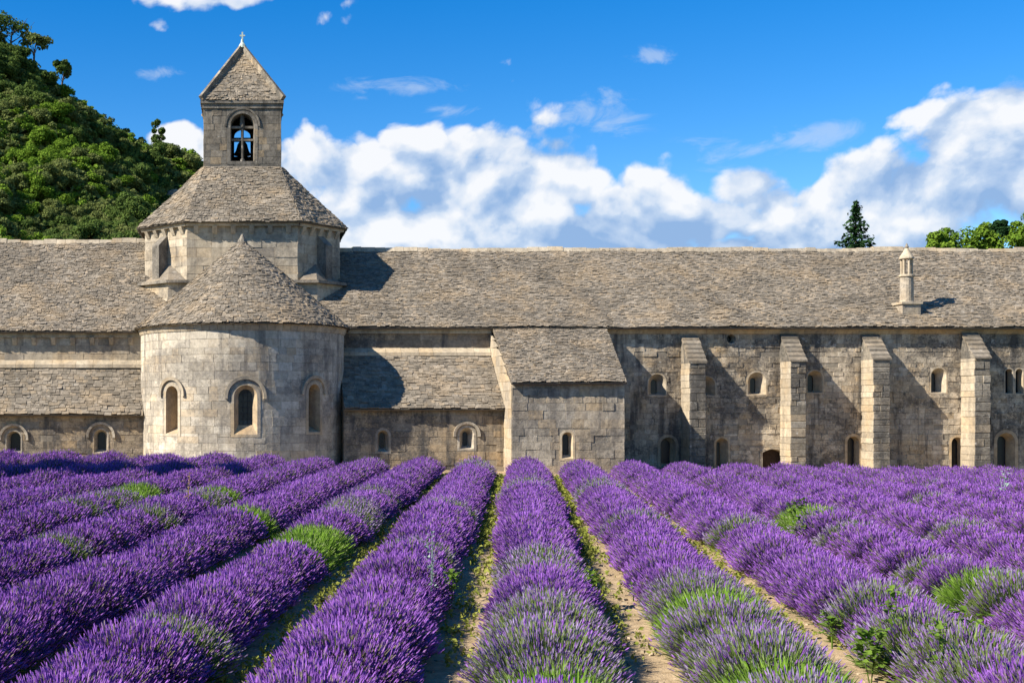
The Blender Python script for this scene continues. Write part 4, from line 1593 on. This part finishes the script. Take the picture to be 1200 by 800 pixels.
def core_np(rng, rad, nu=12, nv=5, f=.62):
    V, Q = [], []
    for j in range(nv + 1):
        el = math.pi / 2 * j / nv
        for i in range(nu):
            az = 2 * math.pi * i / nu
            k = f * rng.uniform(.88, 1.1)
            V.append((rad[0] * math.cos(az) * math.cos(el) * k, rad[1] * math.sin(az) * math.cos(el) * k, rad[2] * math.sin(el) * k - .02))
    for j in range(nv):
        for i in range(nu):
            Q.append((j * nu + i, j * nu + (i + 1) % nu, (j + 1) * nu + (i + 1) % nu, (j + 1) * nu + i))
    return np.array(V), np.array(Q), np.full(len(Q), .1)


def cat(*parts):
    V, Q, R, off = [], [], [], 0
    for (v, q, r) in parts:
        V.append(v); Q.append(q + off); R.append(r); off += len(v)
    return np.concatenate(V), np.concatenate(Q), np.concatenate(R)


RAD = np.array([.64, .98, .52])
R_HI = [(0, 1, 0), (1, 1, 0), (0, .35, 1), (.14, 1.0, 1), (.32, .8, 1), (.55, 1.0, 1), (.8, .75, 1), (1.0, .12, 1)]
R_MID = [(0.25, 1.2, 0), (1, 1, 0), (0, .5, 1), (.2, 1.05, 1), (.65, .95, 1), (1.0, .12, 1)]
KINDS = {   # kind: (bloom material, foliage, stalks near, stalks mid, bloom radius, head length, blades)
    'purple': ('bloom_purple', 'foliage_grey', 5200, 3000, .0066, .078, 1900),
    'pale': ('bloom_pale', 'foliage_sage', 2700, 1700, .0062, .066, 5400),
    'green': ('bloom_green', 'foliage_green', 1200, 800, .0065, .065, 5200),
}
LAV = {}
for kind, (bl, fo, n_hi, n_mid, rh, hd, nb) in KINDS.items():
    for lod in ('hi', 'mid'):
        for v in range({'purple': 3, 'pale': 2, 'green': 2}[kind] if lod == 'hi' else 2):
            rng = np.random.default_rng(hash((len(kind), lod == 'hi', v)) % 9999)
            rad = RAD * rng.uniform(.94, 1.06, 3)
            n = n_hi if lod == 'hi' else n_mid
            V, Q, M, R = spikes_np(rng, n, rad, hd, 3, R_HI if lod == 'hi' else R_MID, r_head=rh * (1 if lod == 'hi' else 1.3), stem_r=.0036 if lod == 'hi' else .005)
            if kind == 'pale': M = np.where((M == 1) & ((R * 37.7) % 1 < .38), 2, M)
            fl = mesh_np('bloom', V, Q, [{'purple': 'stem_grey', 'pale': 'stem_sage', 'green': 'foliage_green'}[kind], bl, 'bloom_purple'], M, R)
            k = 1 if lod == 'hi' else .6
            V, Q, R = cat(core_np(rng, rad), blades_np(rng, int(nb * k), rad, {'purple': .20, 'pale': .23, 'green': .25}[kind], .007 if kind != 'green' else .009))
            fm = mesh_np('foliage', V, Q, [fo], rnd=R)
            LAV.setdefault((kind, lod), []).append((fm, fl))

SLOPE, PITCH, C0 = .2167, 1.81, .265
SPOTS = {  # photo pixels where plainer bushes show: x, y, reach
    'pale': [(425, 608, 34), (560, 575, 16), (620, 567, 10), (625, 655, 22), (635, 745, 85), (790, 690, 40), (895, 770, 100), (1110, 765, 85), (1180, 700, 55), (545, 610, 16), (760, 600, 12),
             (880, 605, 14), (1010, 710, 40), (235, 592, 24), (170, 590, 16), (215, 745, 30), (660, 556, 14), (1120, 650, 22), (1000, 620, 18), (1090, 590, 16), (60, 620, 18), (120, 575, 16), (500, 640, 18), (700, 570, 10)],
    'green': [(375, 642, 42), (285, 622, 30), (815, 725, 42), (640, 800, 40), (960, 592, 14), (1170, 690, 26), (905, 800, 40), (150, 570, 14), (250, 585, 14), (560, 545, 8)],
}
LABELS = {'purple': 'full purple lavender bush', 'pale': 'pale sparse lavender bush', 'green': 'bright green lavender bush'}
ORD = ['first', 'second', 'third', 'fourth', 'fifth', 'sixth', 'seventh', 'eighth', 'ninth', 'tenth', 'eleventh', 'twelfth', 'thirteenth', 'fourteenth', 'fifteenth', 'sixteenth', 'seventeenth', 'eighteenth', 'nineteenth', 'twentieth']
rngl = np.random.default_rng(21)
bushes = []
for k in range(-16, 21):
    c = C0 + PITCH * k
    y_end = 45.4 + rngl.uniform(-.4, .4)
    Y = 7.3 + rngl.uniform(0, .5)
    while Y < y_end:
        X = c + SLOPE * Y + rngl.normal(0, .03)
        px = CX + X * F / Y
        step = rngl.uniform(.74, .96)
        if abs(X) < 60:
            apse_d = math.hypot(X - AC[0], Y - AC[1])
            if apse_d > AR + 1.2 and not (AXL - .8 < X < AXR + .8 and Y > YF - 1.2):
                zt = gz(X, Y)
                py = CY + (EYE - zt - .5) * F / Y
                half = .95 * F / Y
                if -half - 130 < px < 1200 + half + 130:
                    bushes.append([X, Y, zt, px, py, -half < px < 1200 + half and py < 800 + half * .7, k])
        Y += step
kinds_of = ['purple'] * len(bushes)
for i in range(len(bushes)):
    if rngl.random() < .02: kinds_of[i] = 'pale'
for kd in ('pale', 'green'):
    for (sx, sy, reach) in SPOTS[kd]:
        near = [i for i in range(len(bushes)) if math.hypot(bushes[i][3] - sx, (bushes[i][4] - sy) * 1.6) < reach]
        near = near or [min(range(len(bushes)), key=lambda i: (bushes[i][3] - sx) ** 2 + (bushes[i][4] - sy) ** 2)]
        for j in near: kinds_of[j] = kd
order = sorted([i for i in range(len(bushes)) if bushes[i][5]], key=lambda i: bushes[i][1])
solo = set(order[:300])
print('lavender bushes', len(bushes), 'in view', len(order), 'single', len(solo), 'to depth', bushes[order[min(299, len(order) - 1)]][1])
for i in order[:300]:
    X, Y, zt, px, py = bushes[i][:5]
    kd = kinds_of[i]
    lod = 'hi' if Y < 17 else 'mid'
    opt = LAV[(kd, lod)]
    fm, fl = opt[rngl.integers(len(opt))]
    t = empty('lavender_bush', (X, Y, zt - .03))
    s = rngl.uniform(.96, 1.05)
    nr_ = .91 if Y < 22 else 1.0
    t.scale = (s * nr_, s, s * nr_ * rngl.uniform(.93, 1.07))
    t.rotation_euler = (0, 0, -math.atan(SLOPE) + math.pi * rngl.integers(2) + rngl.normal(0, .09))
    kr = bushes[i][6]
    where = ('in the row that ends at the annex side wall' if kr == 0 else
             '%s row on the %s side of the annex side wall row' % (ORD[min(abs(kr), len(ORD)) - 1], 'church' if kr < 0 else 'buttress'))
    tag(t, LABELS[kd] + ', ' + where, 'lavender', kd + ' lavender bushes of the field rows')
    link('foliage', fm, t)
    tag(link('bloom', fl, t), kind='stuff')
# the far rows, one mass: a point for each bush, the bush set on it by geometry nodes
R_FAR = [(.45, 1.5, 0), (1, 1, 0), (0, .5, 1), (.3, 1.1, 1), (1.0, .15, 1)]
src = bpy.data.collections.new('far_bushes')
for n_, (kd, v) in enumerate((('purple', 0), ('purple', 1), ('purple', 2), ('pale', 0), ('pale', 1))):
    rng = np.random.default_rng(300 + n_)
    V, Q, M, R = spikes_np(rng, 1700 if kd == 'purple' else 1000, RAD, KINDS[kd][5] * 1.1, 3, R_FAR, r_head=KINDS[kd][4] * 1.55, stem_r=.006)
    if kd == 'pale': M = np.where((M == 1) & ((R * 37.7) % 1 > .42), 3, M)
    V2, Q2, R2 = cat(core_np(rng, RAD, 9, 4), blades_np(rng, 700 if kd == 'purple' else 1300, RAD, .22, .010))
    me = mesh_np('far_bush', np.concatenate([V, V2]), np.concatenate([Q, Q2 + len(V)]), ['stem_grey', 'bloom_purple', 'foliage_grey' if kd == 'purple' else 'foliage_sage', 'bloom_pale'],
                 np.concatenate([M, np.full(len(Q2), 2)]), np.concatenate([R, R2]))
    src.objects.link(bpy.data.objects.new('far_bush_%d' % n_, me))
pts, rots, scls, idx = [], [], [], []
for i in range(len(bushes)):
    if i in solo: continue
    X, Y, zt, px, py = bushes[i][:5]
    pts.append((X, Y, zt - .03))
    rots.append((0, 0, -math.atan(SLOPE) + math.pi * rngl.integers(2) + rngl.normal(0, .09)))
    sc_ = rngl.uniform(.96, 1.05)
    scls.append((sc_, sc_, sc_ * rngl.uniform(.94, 1.06)))
    idx.append(int(rngl.integers(3)) if kinds_of[i] == 'purple' else 3 + int(rngl.integers(2)))
me = bpy.data.meshes.new('far_lavender')
me.from_pydata(pts, [], [])
me.attributes.new('rot', 'FLOAT_VECTOR', 'POINT').data.foreach_set('vector', np.array(rots, dtype=np.float32).ravel())
me.attributes.new('scl', 'FLOAT_VECTOR', 'POINT').data.foreach_set('vector', np.array(scls, dtype=np.float32).ravel())
me.attributes.new('kind_no', 'INT', 'POINT').data.foreach_set('value', np.array(idx, dtype=np.int32))
far_o = tag(link('far_lavender', me), 'dense purple lavender of the far rows below the abbey walls', 'lavender', kind='stuff')
ng = bpy.data.node_groups.new('set_bushes', 'GeometryNodeTree')
ng.interface.new_socket('Geometry', in_out='INPUT', socket_type='NodeSocketGeometry')
ng.interface.new_socket('Geometry', in_out='OUTPUT', socket_type='NodeSocketGeometry')
gi, go = ng.nodes.new('NodeGroupInput'), ng.nodes.new('NodeGroupOutput')
iop = ng.nodes.new('GeometryNodeInstanceOnPoints')
ci = ng.nodes.new('GeometryNodeCollectionInfo')
ci.inputs['Collection'].default_value = src
ci.inputs['Separate Children'].default_value = True
ci.inputs['Reset Children'].default_value = True
iop.inputs['Pick Instance'].default_value = True


def named(nm, typ):
    nd = ng.nodes.new('GeometryNodeInputNamedAttribute')
    nd.data_type = typ
    nd.inputs['Name'].default_value = nm
    return nd.outputs['Attribute']


e2r = ng.nodes.new('FunctionNodeEulerToRotation')
ng.links.new(named('rot', 'FLOAT_VECTOR'), e2r.inputs[0])
ng.links.new(gi.outputs[0], iop.inputs['Points'])
ng.links.new(ci.outputs[0], iop.inputs['Instance'])
ng.links.new(named('kind_no', 'INT'), iop.inputs['Instance Index'])
ng.links.new(e2r.outputs[0], iop.inputs['Rotation'])
ng.links.new(named('scl', 'FLOAT_VECTOR'), iop.inputs['Scale'])
ng.links.new(iop.outputs[0], go.inputs[0])
far_o.modifiers.new('set_bushes', 'NODES').node_group = ng


# ------------------------------------------------------------------ the aisles between the rows
def row_pos(k, Y, off):
    return C0 + PITCH * k + SLOPE * Y + off


def cover():
    rng = np.random.default_rng(91)
    C, S = [], []
    # yellow green ground cover, thick in some aisles, thin in others
    for k in range(-7, 9):
        dens = {0: 1.0, -1: .65, 1: .45, -2: .55, -3: .3}.get(k, .25)
        Y = 9.0
        while Y < 45:
            patch = .5 + .5 * math.sin(Y * .9 + k * 1.7) * math.sin(Y * .37 + k) + rng.normal(0, .25)
            far = min(1, max(0, (Y - 12) / 10)) if k in (0, -1, 1) else .8
            if k == -2 : far = 1
            nn = int(max(0, dens * (.25 + patch) * far * 44))
            if nn:
                x = row_pos(k, Y, PITCH / 2) + rng.normal(0, .15) + (-.10 if k == 0 else 0)
                m = nn
                nt = max(1, m // 9); m = nt * 9
                px_ = np.repeat(x + rng.normal(0, .13, nt), 9) + rng.normal(0, .03, m); py_ = np.repeat(Y + rng.normal(0, .16, nt), 9) + rng.normal(0, .03, m)
                C.append(np.stack([px_, py_, np.array([gz(a, b) for a, b in zip(px_, py_)]) + rng.random(m) ** 1.5 * .10 + .004], -1))
                S.append(rng.uniform(.012, .030, m) * (1 + Y / 40))
            Y += .11
    C = np.concatenate(C); S = np.concatenate(S)
    N = rng.normal(size=C.shape) * .9 + np.array([0, -.3, .5]); N /= np.linalg.norm(N, axis=1, keepdims=True)
    V, Q = leaves_np(C, N, S, rng, .6)
    tag(link('ground_cover', mesh_np('ground_cover', V, Q, ['cover_leaf'], rnd=rng.random(len(Q)))), 'yellow green weeds creeping along the bare aisles', 'weeds', kind='stuff')
    # stones and clods
    n = 9000
    Vb = np.array([[-1, -1, -.5], [1, -1, -.6], [1, 1, -.5], [-1, 1, -.6], [-.7, -.6, .5], [.6, -.7, .6], [.7, .7, .45], [-.6, .6, .55]])
    Qb = np.array([[3, 2, 1, 0], [4, 5, 6, 7], [0, 1, 5, 4], [1, 2, 6, 5], [2, 3, 7, 6], [3, 0, 4, 7]])
    kk = rng.integers(-5, 5, n); Y = 8 + 30 * rng.random(n) ** 1.7
    X = C0 + PITCH * kk + SLOPE * Y + PITCH / 2 + rng.normal(0, .22, n)
    s = rng.gamma(1.3, .010, n).clip(.004, .05)
    a = rng.uniform(0, 6.28, n)
    Z = np.array([gz(p, q) for p, q in zip(X, Y)])
    B = Vb[None] * (s[:, None, None] * rng.uniform(.6, 1.3, (n, 1, 3)))
    ca, sa = np.cos(a)[:, None], np.sin(a)[:, None]
    V = np.stack([B[:, :, 0] * ca - B[:, :, 1] * sa + X[:, None], B[:, :, 0] * sa + B[:, :, 1] * ca + Y[:, None], B[:, :, 2] + Z[:, None] + s[:, None] * .2 - .035], -1).reshape(-1, 3)
    Q = (np.arange(n)[:, None, None] * 8 + Qb[None]).reshape(-1, 4)
    tag(link('pebbles', mesh_np('pebbles', V, Q, ['pebble'], rnd=np.repeat(rng.random(n), 6))), 'small pale stones strewn over the tilled soil', 'stones', kind='stuff')


cover()


def weed(px, py, label, h=.5, n=26, ls=.09, seed=0, mat='weed_leaf', hz=None, spread=.5, cat_='weed', name='broadleaf_weed'):
    """leafy plant whose middle shows at (px, py)"""
    Y = (EYE - h * .5) * F / (py - CY)
    for _ in range(4):
        X = XX(px, Y); Y = (EYE - gz(X, Y) - (hz if hz is not None else h * .5)) * F / (py - CY)
    X = XX(px, Y)
    rd = np.random.default_rng(seed)
    t = empty(name, (X, Y, gz(X, Y)))
    tag(t, label, cat_)
    top = h
    st = MB()
    for q in range(3):
        a = rd.uniform(0, 6.28); L = spread * h * rd.uniform(.2, .6)
        st.tube([(0, 0, -.05), (math.cos(a) * L * .4, math.sin(a) * L * .4, top * .55), (math.cos(a) * L, math.sin(a) * L, top * rd.uniform(.8, 1))], [.006, .005, .002], 5)
    st.build('stem', mat, t)
    for q in range(n):
        a = rd.uniform(0, 6.28); z = top * rd.uniform(.18, 1.0) ** .8
        rr = spread * h * rd.uniform(.1, .5) * (1.1 - .5 * z / top)
        c = Vector((math.cos(a) * rr, math.sin(a) * rr, z))
        o = Vector((math.cos(a), math.sin(a), 0)); s = Vector((-o.y, o.x, 0))
        L = ls * rd.uniform(.7, 1.4); W = L * .42; tilt = rd.uniform(-.7, .9)
        up = Vector((0, 0, 1))
        prof = ((0, 0, 0), (.22, .75, .5), (.5, 1.0, .85), (.78, .6, .9), (1.0, 0, .7))
        mid = [c + o * L * a_ + up * L * tilt * h_ for a_, w_, h_ in prof]
        lft = [c + o * L * a_ + s * W * w_ + up * (L * tilt * h_ + W * .3 * w_) for a_, w_, h_ in prof[1:4]]
        rgt = [c + o * L * a_ - s * W * w_ + up * (L * tilt * h_ + W * .3 * w_) for a_, w_, h_ in prof[1:4]]
        lf = MB()
        r = rd.random()
        lf.add(mid + lft + rgt, [(0, 1, 5), (1, 2, 6, 5), (2, 3, 7, 6), (3, 4, 7), (0, 8, 1), (1, 8, 9, 2), (2, 9, 10, 3), (3, 10, 4)], r)
        lf.build('leaf', mat, t)


weed(1020, 762, 'large leafy bright green weed at the edge of a sandy aisle', .50, 90, .08, 1, hz=.30, spread=.55)
weed(975, 735, 'small round leafed weed beside the large leafy weed', .34, 34, .075, 2, hz=.2)
weed(1047, 712, 'tall upright green weed growing out of a pale lavender bush', .85, 60, .06, 3, hz=.62, spread=.25)
weed(1101, 746, 'narrow bright green weed among pale lavender stalks', .72, 50, .055, 4, hz=.6, spread=.2)
weed(1135, 716, 'trailing broad leafed weed lying over a grey lavender bush', .72, 40, .09, 5, hz=.7, spread=.6)
weed(690, 688, 'dark leafed weed beside the central lavender row', .45, 60, .07, 6, hz=.25)
weed(527, 688, 'pale green leafy weed leaning from the lavender row beside an aisle', .5, 60, .065, 7, hz=.28)
weed(936, 591, 'bright green bushy weed standing out of distant purple rows', .85, 60, .09, 8, hz=.75, spread=.5)
weed(505, 640, 'silvery thin thistle stalk rising out of a lavender row', 1.0, 34, .05, 9, 'thistle_leaf', hz=.85, spread=.1, name='thistle')
weed(742, 695, 'low yellow green weed on the bare sandy aisle', .22, 40, .05, 10, hz=.1)
weed(220, 560, 'dry brown weed stalk rising from the purple rows before the apse', 1.15, 16, .07, 11, 'dry_weed', hz=1.0, spread=.12, name='dry_weed')
weed(1177, 553, 'grey green weed tuft standing in front of the twin window bay', 1.1, 26, .09, 12, 'thistle_leaf', hz=1.0, spread=.3, name='weed_tuft')
